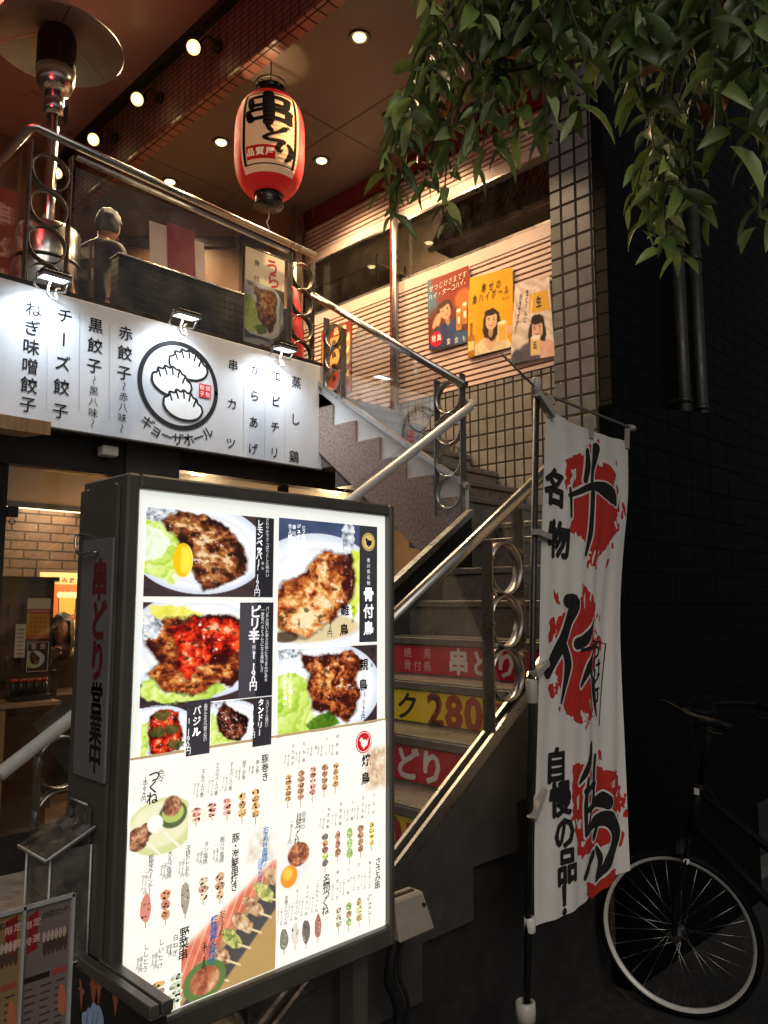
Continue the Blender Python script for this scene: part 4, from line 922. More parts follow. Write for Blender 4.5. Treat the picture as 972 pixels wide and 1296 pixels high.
# laminated menu sheets on a wire stand, bottom left
LS = thing('menu_stand', 'stand holding two laminated price sheets with red banners at the lower left corner', 'menu stand', (.45, 1.2, 0))
LYm = 1.2
xr = onY(90, 1140, LYm).x; xm = onY(31, 1150, LYm).x; xl = xm-(xr-xm)*1.0; zt = 1.168; zb2 = .80
MB().box(xl-.004, xr+.002, LYm+.001, LYm+.006, zb2, zt+.003).build('sheet', m_white, LS)
for x0, x1, tint, tint2 in ((xl, xm-.003, '8a7048', 'b89050'), (xm+.002, xr, '746864', '8c7c78')):
    Wd = x1-x0; a = Art(faceY(LYm)); a.rect(x0, zb2, x1, zt, tint, 1)
    a.poly([(x0+.004,zt-.012),(x0+Wd*.28,zt-.004),(x0+Wd*.28,zt-.058),(x0+.004,zt-.062)] if x0 == xm+.002 else [(x1-Wd*.34,zt-.010),(x1-.006,zt-.004),(x1-.006,zt-.056),(x1-Wd*.34,zt-.060)], '8c1c20', 2)
    bx_ = x0+Wd*.155 if x0 == xm+.002 else x1-Wd*.18
    for i, st in enumerate(('限定','特選')): a.text(st, (bx_-.006,zt-.023-i*.022), (bx_+.006,zt-.021-i*.022), .0115, 'd8a89c', 3, .02)
    for k in range(6): a.ell(x0+Wd*(.45+.09*k), zt-.055, .0034, .017, '4c3a34', 2, 12, 0, .1, k); a.ell(x0+Wd*(.42+.09*k), zt-.045, .003, .008, 'b4a08c', 3, 8)
    a.text('お得なセット', (x0+Wd*.42,zt-.016), (x0+Wd*.9,zt-.013), .011, '30241f', 2)
    for r0 in range(3):
        zz = zt-.098-r0*.085; a.rect(x0+.002, zz-.004, x0+Wd*.58, zz+.004, '241c1a', 2); a.rect(x0+Wd*.62, zz-.004, x1-.003, zz+.004, '9c4840', 2)
        for c_ in range(3):
            for l in range(7):
                w_ = Wd*(.16+.1*((l*7+c_*3+r0) % 4)/4); a.rect(x0+.004+Wd*.33*c_, zz-.012-l*.0098, x0+.004+Wd*.33*c_+w_, zz-.0148-l*.0098, '4a3c38', 2)
    for cx, cz in ((.55,.19),(.88,.14),(.2,.27)): a.ell(x0+Wd*cx, zt-cz, .006, .024, 'b86a48', 3, 14, .1, .1, 3)
    a.build('printed_page', m_print, LS)
b = MB(); b.box(xm-.003, xm+.0005, LYm-.006, LYm, zb2, zt+.006); b.box(xr-.0005, xr+.004, LYm-.006, LYm, zb2, zt+.006); b.bar((xl-.004,LYm-.003,zt+.002),(xr+.003,LYm-.003,zt+.004), .006, .005); b.build('sleeve_edge', M('clear_edge', (.38,.38,.38), .2, 0, .2, 30), LS)
b = MB(); b.tube([(xm,LYm+.012,.02),(xm,LYm+.012,1.1)], .010, 10); b.box(xm-.12,xm+.12,LYm-.08,LYm+.12,0,.02); b.build('stand', m_dark, LS)

# beige outdoor lamp box and cables on the board's right leg
JB = thing('switch_box', 'small beige weatherproof box with cables on the right leg of the menu board', 'switch box', (1.72, 1.70, .7))
c = onY(517, 1155, 1.66)
b = MB(); X0, X1, Z0, Z1 = c.x-.075, c.x+.055, c.z-.055, c.z+.055
b.hexa([(X0,1.62,Z0+.0),(X1+.02,1.62,Z0),(X1+.02,1.70,Z0),(X0,1.70,Z0),(X0,1.64,Z1),(X1-.012,1.64,Z1),(X1-.012,1.70,Z1),(X0,1.70,Z1)])
b.build('housing', M('beige_plastic', (.34,.30,.24), .5, 0, .15, 12), JB, bevel=.006)
b = MB(); b.box(X0+.01,X1-.03,1.66,1.672,Z1+.0005,Z1+.004); b.lathe([(.006,-.002),(.006,.004)], (X1-.02,1.632,c.z+.02), (0,-1,0), 8); b.build('lid_seam', m_dark, JB)
b = MB()
for k in range(3): b.tube(spline([(c.x-.03+.015*k,1.68,Z0),(c.x-.05+.02*k,1.69,Z0-.12),(c.x-.0+.02*k,1.7,Z0-.25),(c.x-.03+.01*k,1.72,.1),(c.x-.06,1.74,.008)]), .006 if k else .016, 8)
b.build('cable', m_black, JB)
# ---------------------------------------------------------------- ceiling lamps
m_bulb = glow('warm_lamp', (1.0,.74,.34), 14)
m_trim = M('lamp_trim', (.10,.085,.07), .35, .6, .15, 20)
proto = None
DL = (((455,47),'recessed ceiling downlight nearest the hanging leaves at the top'),((495,147),'recessed ceiling downlight just left of the lowest leaf cluster'),((407,203),'recessed ceiling downlight right of the big lantern'),((280,180),'recessed ceiling downlight left of the big lantern'),((215,230),'recessed ceiling downlight over the seated man, lowest of all'))
for (px, py), lab in DL:
    p = onZ(px, py, CE)
    if proto is None:
        proto = t = thing('downlight', lab, 'ceiling light', p, 'downlights in the lower soffit')
        MB().lathe([(.075,-.012),(.078,0),(.05,0),(.048,-.010),(.075,-.012)], p-Vector((0,0,.001)), (0,0,1), 28, False).build('trim_ring', m_trim, t)
        MB().lathe([(.001,-.020),(.026,-.018),(.040,-.008),(.044,-.002)], p, (0,0,1), 20).build('bulb', m_bulb, t)
        lamp('downlight_beam', 'SPOT', p-Vector((0,0,.04)), 205, (1.0,.70,.38), .05, p-Vector((0,0,2)), 130, .8, t)
    else: copy_tree(proto, None, p, lab)
proto = None
for i, (y, lab) in enumerate(((4.754,'spotlight on the tiled beam nearest the big lantern'),(5.60,'second spotlight on the tiled beam from the big lantern'),(6.388,'third spotlight on the tiled beam from the big lantern'),(7.156,'farthest spotlight on the tiled beam, seen through the balcony glass'))):
    c = Vector((2.80, y+.02, 5.655)); d = Vector((-.62,-.50,-.62)).normalized()
    if proto is None:
        proto = t = thing('spotlight', lab, 'spotlight', c, 'spotlights on the tiled beam')
        MB().lathe([(.02,-.16),(.034,-.14),(.040,-.08),(.060,-.02),(.064,.0),(.056,.002)], c, d, 20).build('lamp_head', m_black, t)
        MB().lathe([(.054,-.004),(.050,.008),(.001,.012)], c, d, 20).build('lens', glow('spot_lens', (1.0,.66,.26), 2.0), t); MB().lathe([(.036,.0105),(.030,.016),(.001,.020)], c, d, 16).build('bulb', m_bulb, t)
        m_ = Vector((2.968, y-.06, 5.70)); MB().lathe([(.045,-.03),(.045,0.0)], m_, (1,0,0), 18).build('mount', m_black, t)
        MB().tube(spline([m_-Vector((.03,0,0)), m_+Vector((-.08,.02,.06)), c-d*.17+Vector((.02,.0,.07)), c-d*.12]), .009, 8).build('arm', m_black, t)
        lamp('spot_beam', 'SPOT', c+d*.03, 125, (1.0,.74,.42), .05, c+d*2, 110, .6, t)
    else: copy_tree(proto, None, c-Vector((0,4.754-4.754,0)), lab)

# ---------------------------------------------------------------- big red paper lantern
def ribbed(m):
    t = m.node_tree; g = N(t, 'ShaderNodeNewGeometry'); w = N(t, 'ShaderNodeTexWave', wave_type='BANDS', bands_direction='Z', Scale=10.0); t.links.new(g.outputs['Position'], w.inputs['Vector'])
    b = N(t, 'ShaderNodeBump', Strength=.35, Distance=.003); t.links.new(w.outputs[1], b.inputs['Height']); t.links.new(b.outputs[0], t.nodes['Principled BSDF'].inputs['Normal'])
LC = Vector((3.13, 4.27, 0)); LZ0, LZ1, LR = 4.44, 5.165, .245
LN = thing('paper_lantern', 'big red and cream paper lantern with black brush lettering hanging from the soffit', 'lantern', (LC.x, LC.y, 4.35))
def lrad(z):
    t = (z-LZ0)/(LZ1-LZ0); e = abs(2*t-1)
    return .105 + (LR-.105)*max(0, 1-e**3.2)**.62
m_lred = M('lantern_red_paper', (.52,.010,.014), .6, 0, .08, 10); pb = m_lred.node_tree.nodes['Principled BSDF']
pb.inputs['Emission Color'].default_value = (.9,.02,.02,1); pb.inputs['Emission Strength'].default_value = .16
prof = []; NR = 52
for k in range(NR):
    for q, s_ in ((0,.0),(.5,.0026)):
        z = LZ0+(LZ1-LZ0)*(k+q)/NR; prof.append((lrad(z)-.0013+s_, z))
prof.append((lrad(LZ1), LZ1))
MB().lathe(prof, LC, (0,0,1), 64, False).build('paper_shade', m_lred, LN)
az0 = math.atan2(-LC.y, -LC.x)
def lmap(u, v, w):
    v = LZ0+.014+(v-4.45)*.825; a_ = az0 + 1.33*u/LR; r = lrad(v)+.0030+w*1.6
    return (LC.x+r*math.cos(a_), LC.y+r*math.sin(a_), v)
a = Art(lmap, .014); a.STEP = .0007
m_lp = printed('lantern_print', .20, .95); m_lp.node_tree.nodes['Principled BSDF'].inputs['Specular IOR Level'].default_value = .12; ribbed(m_lp); a_c = 4.86
pw, pz0, pz1 = .168, 4.515, 5.205
a.poly([(-pw,pz0),(pw,pz0),(pw,pz1),(-pw,pz1)], 'e6b88a', 1)
for q in ([(-.143,pz1-.02),(-.143,pz0+.055),(.143,pz0+.055),(.143,pz1-.02)],): a.stroke(q, .020, '14100c', 2, False)
a.stroke([(-.143,pz1-.016),(.143,pz1-.016)], .012, '14100c', 2, False)
I = '120e0a'
def lk(pts, w, L=3): a.stroke(pts, [q*1.2 for q in w], I, L)
def lb(pts, w, L=3): a.stroke(pts, [q*1.18 for q in w], I, L)
# first big kanji, drawn as thick brush strokes
lb([(-.012,5.185),(-.008,5.06),(-.006,4.95),(-.01,4.905)], [.056,.054,.05,.046])
lb([(-.108,5.12),(-.100,5.07),(-.098,5.045)], [.03,.034,.03]); lb([(-.112,5.135),(0,5.148),(.096,5.135)], [.024,.03,.040]); lb([(.093,5.135),(.088,5.07),(.078,5.05)], [.038,.034,.026]); lb([(-.100,5.055),(0,5.068),(.086,5.062)], [.028,.027,.03])
lb([(-.115,4.99),(-.106,4.955),(-.098,4.925)], [.03,.036,.032]); lb([(-.118,5.01),(0,5.028),(.102,5.016)], [.024,.03,.042]); lb([(.10,5.016),(.098,4.96),(.10,4.935)], [.038,.038,.04]); lb([(-.100,4.935),(0,4.950),(.098,4.938)], [.028,.027,.032])
# kana
lk([(-.012,4.875),(.002,4.845),(.014,4.82)], [.020,.026,.014]); lk([(.075,4.868),(.045,4.835),(-.005,4.80),(-.026,4.775),(.0,4.757),(.04,4.757),(.068,4.755)], [.03,.018,.018,.022,.022,.024,.030])
lk([(.078,4.885),(.09,4.872)], [.010,.006], 4); lk([(.092,4.892),(.104,4.88)], [.010,.006], 4)
lk([(.055,4.735),(.042,4.70),(.05,4.672),(.066,4.685)], [.026,.024,.022,.010]); lk([(.098,4.742),(.118,4.70),(.112,4.65),(.088,4.605)], [.018,.03,.03,.014])
a.rect(-.128,4.605,.030,4.715,'b8201c',3)
for k, x in enumerate((-.102,-.05,.002)): a.char('品質屋'[k], x, 4.66, .066, 'f2d6ae', 5, .04, 0, .72)
a.build('lettering', m_lp, LN, None, True)
m_cap = M('lantern_cap', (.014,.012,.011), .28, 0, .2, 12)
MB().lathe([(.108,0),(.112,.012),(.105,.04),(.098,.075),(.105,.085),(.090,.088),(.085,.0)], (LC.x,LC.y,LZ1-.01), (0,0,1), 32, False).build('top_cap', m_cap, LN)
MB().lathe([(.001,-.085),(.098,-.085),(.104,-.078),(.096,-.06),(.094,.0),(.112,.012)], (LC.x,LC.y,LZ0), (0,0,1), 32, False).build('bottom_cap', m_cap, LN)
b = MB(); z = LZ1+.105
b.tube([(LC.x+.108*math.cos(2*PI*k/24), LC.y+.108*math.sin(2*PI*k/24), z) for k in range(25)], .006, 6)
for s_ in (0, PI): b.tube([(LC.x+.106*math.cos(s_),LC.y+.106*math.sin(s_),z), (LC.x+.1*math.cos(s_),LC.y+.1*math.sin(s_),LZ1+.05)], .005, 6)
b.tube(spline([(LC.x-.10,LC.y,z),(LC.x-.02,LC.y,z+.02),(LC.x,LC.y,z+.05),(LC.x+.02,LC.y,z+.02),(LC.x+.10,LC.y,z)]), .004, 6)
b.tube([(LC.x,LC.y,z+.05),(LC.x,LC.y,CE-.002)], .005, 6)
b.build('hanging_wire', m_dark, LN)
MB().tube(spline([(LC.x,LC.y,LZ0-.086),(LC.x+.004,LC.y,LZ0-.16),(LC.x-.012,LC.y,LZ0-.2),(LC.x+.008,LC.y,LZ0-.24),(LC.x,LC.y,LZ0-.28)]), .004, 6).build('cord', m_white, LN)
lamp('lantern_bulb', 'SPOT', (LC.x, LC.y, LZ1+.0), 5, (1,.68,.34), .015, (LC.x+.06, LC.y-.05, 6), 150, .1, LN)
# second lantern peeking in at the top-left corner
rc = atD(-32, -34, 4.6)
L2 = thing('paper_lantern', 'glowing red lantern with black band just showing in the top left corner', 'lantern', rc-Vector((0,0,.3)))
m_hot = M('hot_red_paper', (.7,.02,.02), .45, 0, .08, 9); q_ = m_hot.node_tree.nodes['Principled BSDF']; q_.inputs['Emission Color'].default_value = (1,.02,.03,1); q_.inputs['Emission Strength'].default_value = .5
MB().lathe([(.05,-.17)]+[(.17*math.sqrt(max(0,1-(h/.18)**2))+.004*(k % 2), h) for k, h in enumerate([x*.012 for x in range(-14,15)])]+[(.05,.17)], rc, (0,0,1), 32).build('paper_shade', m_hot, L2)
MB().lathe([(.06,-.21),(.07,-.20),(.07,-.165),(.05,-.16)], rc, (0,0,1), 24).build('bottom_cap', m_cap, L2)
MB().tube([rc+Vector((0,0,.17)), (rc.x,rc.y,5.998)], .006, 6).build('hanging_wire', m_dark, L2)
lamp('red_bulb', 'POINT', rc-Vector((0,0,.3)), 10, (1,.10,.08), .12, parent=L2)

# ---------------------------------------------------------------- patio heater on the balcony
hp = Vector((1.985, 5.20, 0))
PH = thing('patio_heater', 'stainless patio heater with round reflector and black burner behind the balcony railing', 'patio heater', (hp.x, hp.y, FL))
m_hs = M('heater_steel', (.62,.61,.60), .2, 1, .08, 9, 0, .06)
def LA(name, prof, mat, n=36, caps=False): return MB().lathe(prof, (hp.x,hp.y,0), (0,0,1), n, caps).build(name, mat, PH)
m_refl = M('reflector_alu', (.34,.33,.31), .42, .8, .16, 5, 0, .1)
rf = LA('reflector', [(.44,5.455),(.445,5.462),(.43,5.475),(.25,5.545),(.06,5.575),(.001,5.577),(.001,5.570),(.06,5.568),(.25,5.535),(.43,5.462),(.44,5.455)], m_refl, 56)
b = MB()
for an in (.3, 2.4, 4.5): b.bar((hp.x+.07*math.cos(an),hp.y+.07*math.sin(an),5.563), (hp.x+.43*math.cos(an),hp.y+.43*math.sin(an),5.461), .004, .006)
b.build('seam', m_hs, rf)
m_mesh = tile('burner_mesh', '12100f', '0e0c0b', '020202', .010, .010, .003, 'yz', .6)
LA('burner_screen', [(.128,5.265),(.128,5.50),(.11,5.56),(.001,5.562)], m_mesh)
LA('burner_bowl', [(.06,5.10),(.095,5.115),(.122,5.17),(.131,5.264),(.12,5.266),(.001,5.262)], m_hs)
LA('sleeve', [(.001,4.94),(.063,4.94),(.066,5.0),(.066,5.098),(.001,5.099)], m_hs, 24)
b = MB(); b.lathe([(.04,3.5),(.04,4.95)], (hp.x,hp.y,0), (0,0,1), 20, True); b.build('pole', m_hs, PH)
b = MB(); b.box(hp.x+.07,hp.x+.09,hp.y-.02,hp.y+.02,4.92,5.04); b.build('control_knob', m_black, PH)
LA('gas_drum', [(.001,3.21),(.215,3.21),(.215,4.08),(.20,4.10),(.05,4.12),(.001,4.12)], m_hs, 40)
b = MB(); b.lathe([(.222,3.85),(.222,3.87)], (hp.x,hp.y,0), (0,0,1), 36); b.lathe([(.222,3.4),(.222,3.42)], (hp.x,hp.y,0), (0,0,1), 36); b.build('drum_hoop', m_dark, PH)

# ---------------------------------------------------------------- terrace furniture
tag(bx('low_tiled_wall', tile('black_tile', '1c1916', '191613', '120f0d', .10, .05, .004, 'xz', .3), None, 2.28, 3.69, 4.75, 4.85, FL+.002, 3.885, bevel=0), 'low dark tiled wall behind the balcony glass in front of the seated man', 'low wall')
tag(bx('wall_coping', m_steel, None, 2.27, 3.695, 4.735, 4.865, 3.887, 3.90, bevel=.002), 'thin steel coping on the low tiled wall of the balcony', 'coping')
T = thing('cafe_table', 'dark cafe table behind the low balcony wall, with menus standing on it', 'table', (2.9, 5.25, FL))
MB().box(2.60, 3.35, 4.95, 5.55, 3.90, 3.93).build('tabletop', m_wood, T, bevel=.004)
MB().tube([(2.97,5.25,FL+.02),(2.97,5.25,3.90)], .035, 14).build('leg', m_dark, T); MB().lathe([(.22,FL+.002),(.22,FL+.015),(.04,FL+.03)], (2.97,5.25,0)).build('foot', m_dark, T)
m_card = M('white_card', (.62,.57,.50), .5, 0, .08, 10); m_cardr = M('red_card', (.20,.025,.03), .45, 0, .12, 10)
def card(x0, x1, y, z1, mat, lab, lean=.05):
    b = MB(); b.hexa([(x0,y,3.932),(x1,y-.03,3.932),(x1,y-.026,3.932),(x0,y+.004,3.932),(x0,y+lean,z1),(x1,y-.03+lean,z1-.01),(x1,y-.026+lean,z1-.01),(x0,y+.004+lean,z1)])
    tag(b.build('menu_card', mat), lab, 'menu card', 'menu cards on the balcony table')
card(2.655, 2.80, 5.02, 4.375, m_card, 'white menu card left of the red one on the balcony table'); card(2.78, 2.99, 4.99, 4.40, m_cardr, 'dark red menu cover standing on the balcony table'); card(2.985, 3.075, 4.985, 4.33, m_card, 'white menu card right of the red one on the balcony table')
G = thing('tumbler', 'small glass tumbler on the balcony table beside the white menu', 'glass', (2.62, 5.1, 3.932))
MB().lathe([(.03,3.932),(.036,4.05),(.033,4.05),(.027,3.94),(.001,3.94)], (2.62,5.06,0), (0,0,1), 18, False).build('glass', m_acryl, G); MB().lathe([(.026,3.942),(.031,4.01),(.001,4.01)], (2.62,5.06,0), (0,0,1), 16, False).build('water', M('drink', (.5,.46,.38), .1, 0, .1, 20), G)
def stool(x, y, col, lab):
    t = thing('stool', lab, 'stool', (x, y, FL))
    MB().box(x-.14,x+.14,y-.12,y+.12,3.60,3.65).build('seat', M('seat_'+lab[:6].strip().replace(' ','_'), lin(col), .6, 0, .2, 30), t, bevel=.01)
    for dx in (-.11,.11):
        for dy in (-.09,.09): MB().tube([(x+dx,y+dy,FL+.002),(x+dx*.9,y+dy*.9,3.60)], .012, 8).build('leg', m_wood, t)
stool(2.45, 4.60-.0, '8a3a1c', 'orange seated stool close behind the balcony glass') if False else None

# hanging banner, furled flag and wall menu near the balcony corner
BN = thing('food_banner', 'narrow banner with red kana above a fried chicken picture on the balcony', 'banner', (3.35, 4.60, 3.3))
a = Art(faceY(4.585)); (u0, v0), (u1, v1) = (3.165, 3.30), (3.52, 4.19)
a.rect(u0, v0, u1, v1, '6a6458', 1); a.rect(u0, v1-.32, u1, v1, 'c8bca8', 1.5)
a.raster(u0+.002, v0+.02, u1-.002, v1-.25, np.concatenate([dish(60,70,'p6',31)*.62+8, dish(60,40,'p5',12)*.5], 0), 2)
for k, (x, z) in enumerate(((.24,.09),(.25,.19))): a.char('うら'[k], u0+x, v1-z, .13, 'a8202c', 4, .03, .2)
a.text('骨付', (u0+.10,v1-.10),(u0+.10,v1-.22), .05, '3a3028', 4)
a.build('print', m_cloth, BN); MB().box(u0, u1, 4.587, 4.592, v0, v1).build('backing', m_card, BN); MB().tube([(u0-.02,4.589,v1+.005),(u1+.02,4.589,v1+.005)], .008, 8).build('rod', m_dark, BN); MB().tube([(3.34,4.62,FL+.002),(3.34,4.60,v1)], .01, 8).build('stand', m_dark, BN)
t = thing('furled_flag', 'furled bright red flag standing behind the balcony corner rings', 'flag', (3.75, 4.75, FL))
MB().lathe([(.02,3.28),(.075,3.40),(.07,3.7),(.045,3.95),(.02,4.1)], (3.75,4.75,0), (0,0,1), 14).build('cloth', M('red_cloth', (.55,.02,.025), .7, 0, .25, 20), t); MB().tube([(3.75,4.75,FL+.002),(3.75,4.75,4.3)], .012, 8).build('pole', m_white, t)
t = thing('wall_menu', 'red and yellow wall menu beyond the upper stair handrail', 'wall menu', (4.68, 5.3, 3.6))
a = Art(faceX(4.684)); u0, u1, v0, v1 = -5.52, -5.10, 3.50, 4.16
a.rect(u0, v0, u1, v1, '8a2a1c', 1); a.rect(u0+.02, v0+.3, u1-.02, v1-.1, 'c89a5a', 2)
for k in range(4):
    a.text('焼鳥丼', (u0+.06,v1-.16-.11*k), (u0+.30,v1-.16-.11*k), .07, '3a120c', 3, .02); a.rect(u0+.33, v1-.18-.11*k, u1-.03, v1-.12-.11*k, 'e8d4a0', 3)
a.text('お品書', (u0+.1,v1-.05), (u1-.1,v1-.05), .07, 'f0d8a0', 3, .02); a.build('print', m_print, t); MB().box(4.6845, 4.692, -u1, -u0, v0, v1).build('board', m_wood, t)

# ---------------------------------------------------------------- three beer posters on the striped wall
PX = 4.676
def poster(label, quad, draw):
    t = thing('poster', label, 'poster', (PX, onX(*quad[0], PX).y, 3.4), 'drink posters on the striped wall')
    c = [uvX(p[0], p[1], PX) for p in quad]     # tl tr br bl
    def f(u, v, w):
        x = (c[0][0]*(1-u)+c[1][0]*u)*v + (c[3][0]*(1-u)+c[2][0]*u)*(1-v); z = (c[0][1]*(1-u)+c[1][1]*u)*v + (c[3][1]*(1-u)+c[2][1]*u)*(1-v)
        bend = .004*math.sin(u*5+v*3)
        return (PX-w-bend, -x, z)
    a = Art(f, .12); draw(a); a.build('print', printed('poster_paper', 0, .35, .4), t)
    MB().hexa([(PX+.0065,-c[3][0],c[3][1]),(PX+.0065,-c[2][0],c[2][1]),(PX+.0065,-c[1][0],c[1][1]),(PX+.0065,-c[0][0],c[0][1]),(PX+.0105,-c[3][0],c[3][1]),(PX+.0105,-c[2][0],c[2][1]),(PX+.0105,-c[1][0],c[1][1]),(PX+.0105,-c[0][0],c[0][1])]).build('paper_back', m_card, t)
def po1(a):
    def bg(u, v):
        n = fbm(u, v*1.4, 4, 3); im = np.ones(u.shape+(3,))*np.array([84,112,128.]); im = over(im, (138,50,36), sstep(-.1,.1,(u-.35)+(.45-v)*.9+(n-.5)*.3)*sstep(.0,.2,u)); im = over(im, (104,46,34), sstep(0,.2,(v-.36)+(n-.5)*.3)); return over(im, (206,122,58), sstep(.1,.5,1-np.hypot((u-.85)/.3,(v-.42)/.2))*.8)
    P_ = [('c',.45,.98,.46,.34,(40,54,92),.15),('c',.62,.86,.2,.25,(48,62,104),.3)]+face_parts(.42,.50,.165,(214,160,126),(70,42,28),-.25,'short')+[('e',.2,.62,.06,.12,(208,150,116),.2,.5),('e',.27,.60,.05,.1,(214,158,124),.2,.2)]
    for x, y in ((.73,.68),(.87,.62)): P_ += [('r',x,y,.065,.14,(196,140,72),.15),('r',x,y+.02,.05,.11,(176,108,44),.4),('r',x,y,.03,.05,(236,224,204),.2),('e',x,y-.13,.06,.03,(240,228,206),.3)]
    P_ += [('r',.82,.93,.2,.1,(56,84,116),.1),('e',.2,.86,.15,.105,(200,22,44),.06)]
    a.raster(0,0,1,1,person_print(52,76,bg,P_,5),1)
    a.text('特典', (.14,.145),(.27,.145), .10,'f4e8e0',11,.02); a.text('宴会も', (.5,.06),(.86,.06), .09,'e8e0d4',11)
    a.text('せつじけさまです', (.10,.86),(.90,.90), .10,'ece4d8',11,.0,1,.2); a.text('ハイ・ターコハイ。', (.08,.74),(.94,.81), .10,'f4ece0',11,.0,1,.2)
def po2(a):
    def bg(u, v):
        n = fbm(u, v*1.4, 3, 8); return np.ones(u.shape+(3,))*np.array([218,158,20.])*(.9+.18*n)[...,None]
    P_ = [('c',.5,1.02,.48,.24,(216,200,160),.12),('e',.52,.86,.13,.12,(212,164,130),.2)]+face_parts(.52,.60,.165,(222,176,142),(30,22,20),.04,'long')+[('r',.75,.78,.105,.13,(226,196,120),.1),('r',.75,.79,.085,.11,(214,166,70),.3),('e',.75,.66,.10,.025,(244,234,212),.3),('e',.92,.77,.07,.05,(216,166,134),.2),('e',.86,.74,.05,.02,(222,172,140),.2),('e',.86,.79,.05,.02,(214,164,132),.2),('r',.09,.87,.085,.15,(170,106,26),.1),('r',.09,.68,.035,.07,(150,90,20),.2),('r',.09,.86,.07,.06,(226,200,130),.15),('r',.09,.60,.03,.025,(130,54,18),.2)]
    a.raster(0,0,1,1,person_print(52,76,bg,P_,6),1)
    a.text('幸せの', (.34,.83),(.68,.83), .13,'241808',9,.005,.9,.15); a.text('角ハイボール', (.14,.705),(.86,.735), .125,'241808',9,.004,.85,.15); a.text('まいにち、', (.78,.63),(.94,.63), .04,'3a2808',9)
def po3(a):
    def bg(u, v):
        n = fbm(u, v*1.4, 5, 8); w_ = np.abs(np.sin(18*v-6*u+5*n)); return ramp(.5*n+.5*w_, [(.1,(176,158,148)),(.6,(208,192,182)),(1,(232,222,214))])
    P_ = [('r',.68,.29,.27,.125,(210,160,50),.05),('c',.5,1.0,.42,.26,(84,78,92),.2),('c',.85,.92,.2,.16,(208,166,156),.2),('c',.15,.95,.16,.14,(70,74,90),.3)]+face_parts(.62,.62,.18,(218,176,154),(24,18,24),0,'long')+[('h',.62,.50,.19,.075,(24,18,24),.3),('r',.58,.83,.12,.12,(222,190,130),.12),('e',.58,.72,.12,.03,(240,232,218),.3),('e',.78,.84,.11,.06,(214,170,150),.2),('e',.72,.80,.06,.02,(218,174,154),.2),('e',.72,.86,.06,.02,(210,164,144),.2),('e',.48,.35,.02,.3,(240,236,232),.9,.1)]
    a.raster(0,0,1,1,person_print(48,72,bg,P_,7),1)
    a.char('生', .68,.715,.15,'1c2450',4,.03); a.text('生ビールに', (.36,.86),(.32,.52), .085,'1c1830',4,.01); a.text('好きですか？', (.19,.82),(.11,.42), .088,'1c1830',4,.01); a.char('王',.57,.18,.09,'3a2c20',12,.02)
poster('blue and rust drink poster with a smiling person, leftmost of three on the striped wall', [(541,355),(594,336),(595,432),(543,444)], po1)
poster('yellow drink poster with a dark haired woman, middle of three on the striped wall', [(594,352),(649,338),(650,438),(592,453)], po2)
poster('pale crumpled beer poster beside the tiled pillar, right of the yellow one', [(652,360),(695,350),(702,450),(646,461)], po3)
# kitchen things behind the window band
t = thing('dish_rack', 'steel rack stacked with plates behind the left part of the window band', 'rack', (5.3, 5.6, 3.3))
b = MB()
for x in (5.1, 5.5):
    for y in (5.2, 6.3): b.tube([(x,y,3.3),(x,y,4.95)], .014, 8)
b.build('post', m_steel, t); b = MB()
for z in (4.30, 4.60, 4.85): b.box(5.08,5.52,5.18,6.32,z,z+.015)
b.build('shelf', m_steel, t)
rn = random.Random(3); k_ = 0
for z in (4.316, 4.616):
    for y in (5.3,5.52,5.74,5.96,6.18):
        k_ += 1
        mb = MB()
        for q in range(rn.randint(3,7)): mb.lathe([(.04,0),(.095,.016),(.098,.018),(.04,.006)], (5.28+rn.uniform(-.02,.02),y,z+q*.016), (0,0,1), 20, True)
        tag(mb.build('plate_stack', m_card), 'stack of white plates on the steel rack behind the window band', 'plates', 'plate stacks on the kitchen rack')
t = thing('exhaust_hood', 'ribbed dark exhaust hood behind the right part of the window band', 'exhaust hood', (5.4, 3.8, 4.8))
MB().hexa([(5.02,3.02,4.74),(5.9,3.02,4.74),(5.9,4.45,4.74),(5.02,4.45,4.74),(5.30,3.02,5.27),(5.9,3.02,5.27),(5.9,4.45,5.27),(5.30,4.45,5.27)]).build('hood', M('hood_steel', (.16,.14,.12), .4, .6, .25, 8), t)
b = MB()
for k in range(28): y = 3.05+k*.05; b.bar((5.012,y,4.735),(5.292,y,5.262), .016, .02)
b.build('rib', M('rib_steel', (.30,.27,.23), .3, .8, .2, 8), t); MB().box(5.0,5.03,3.02,4.45,4.70,4.738).build('rim', m_chrome, t)
t = thing('ice_machine', 'tall steel cabinet standing behind the window band beside the plate rack', 'cabinet', (5.9,5.0,3.3)); MB().box(5.7,6.2,4.55,5.05,3.302,4.95).build('cabinet', m_steel, t, bevel=.01); MB().box(5.68,5.698,4.58,5.02,3.5,4.9).build('door', m_satin, t)
for i, (x, y, z, lab) in enumerate(((6.4,3.9,4.95,'small warm lamp behind the window band right of the leaves'),(6.6,5.2,5.0,'small warm lamp behind the window band above the plates'),(5.9,4.9,4.7,'small warm lamp behind the chrome window mullion'))):
    t = thing('kitchen_lamp', lab, 'lamp', (x,y,z), 'small lamps in the kitchen'); MB().ball((x,y,z),.035).build('bulb', m_bulb, t); MB().lathe([(.02,.03),(.06,.05),(.02,.10)], (x,y,z)).build('shade', m_dark, t); MB().tube([(x,y,z+.08),(x,y,5.279)],.005,6).build('cord', m_black, t)
    if i < 2: lamp('kitchen_beam','POINT',(x,y,z-.08),36,(1,.7,.38),.05,parent=t)

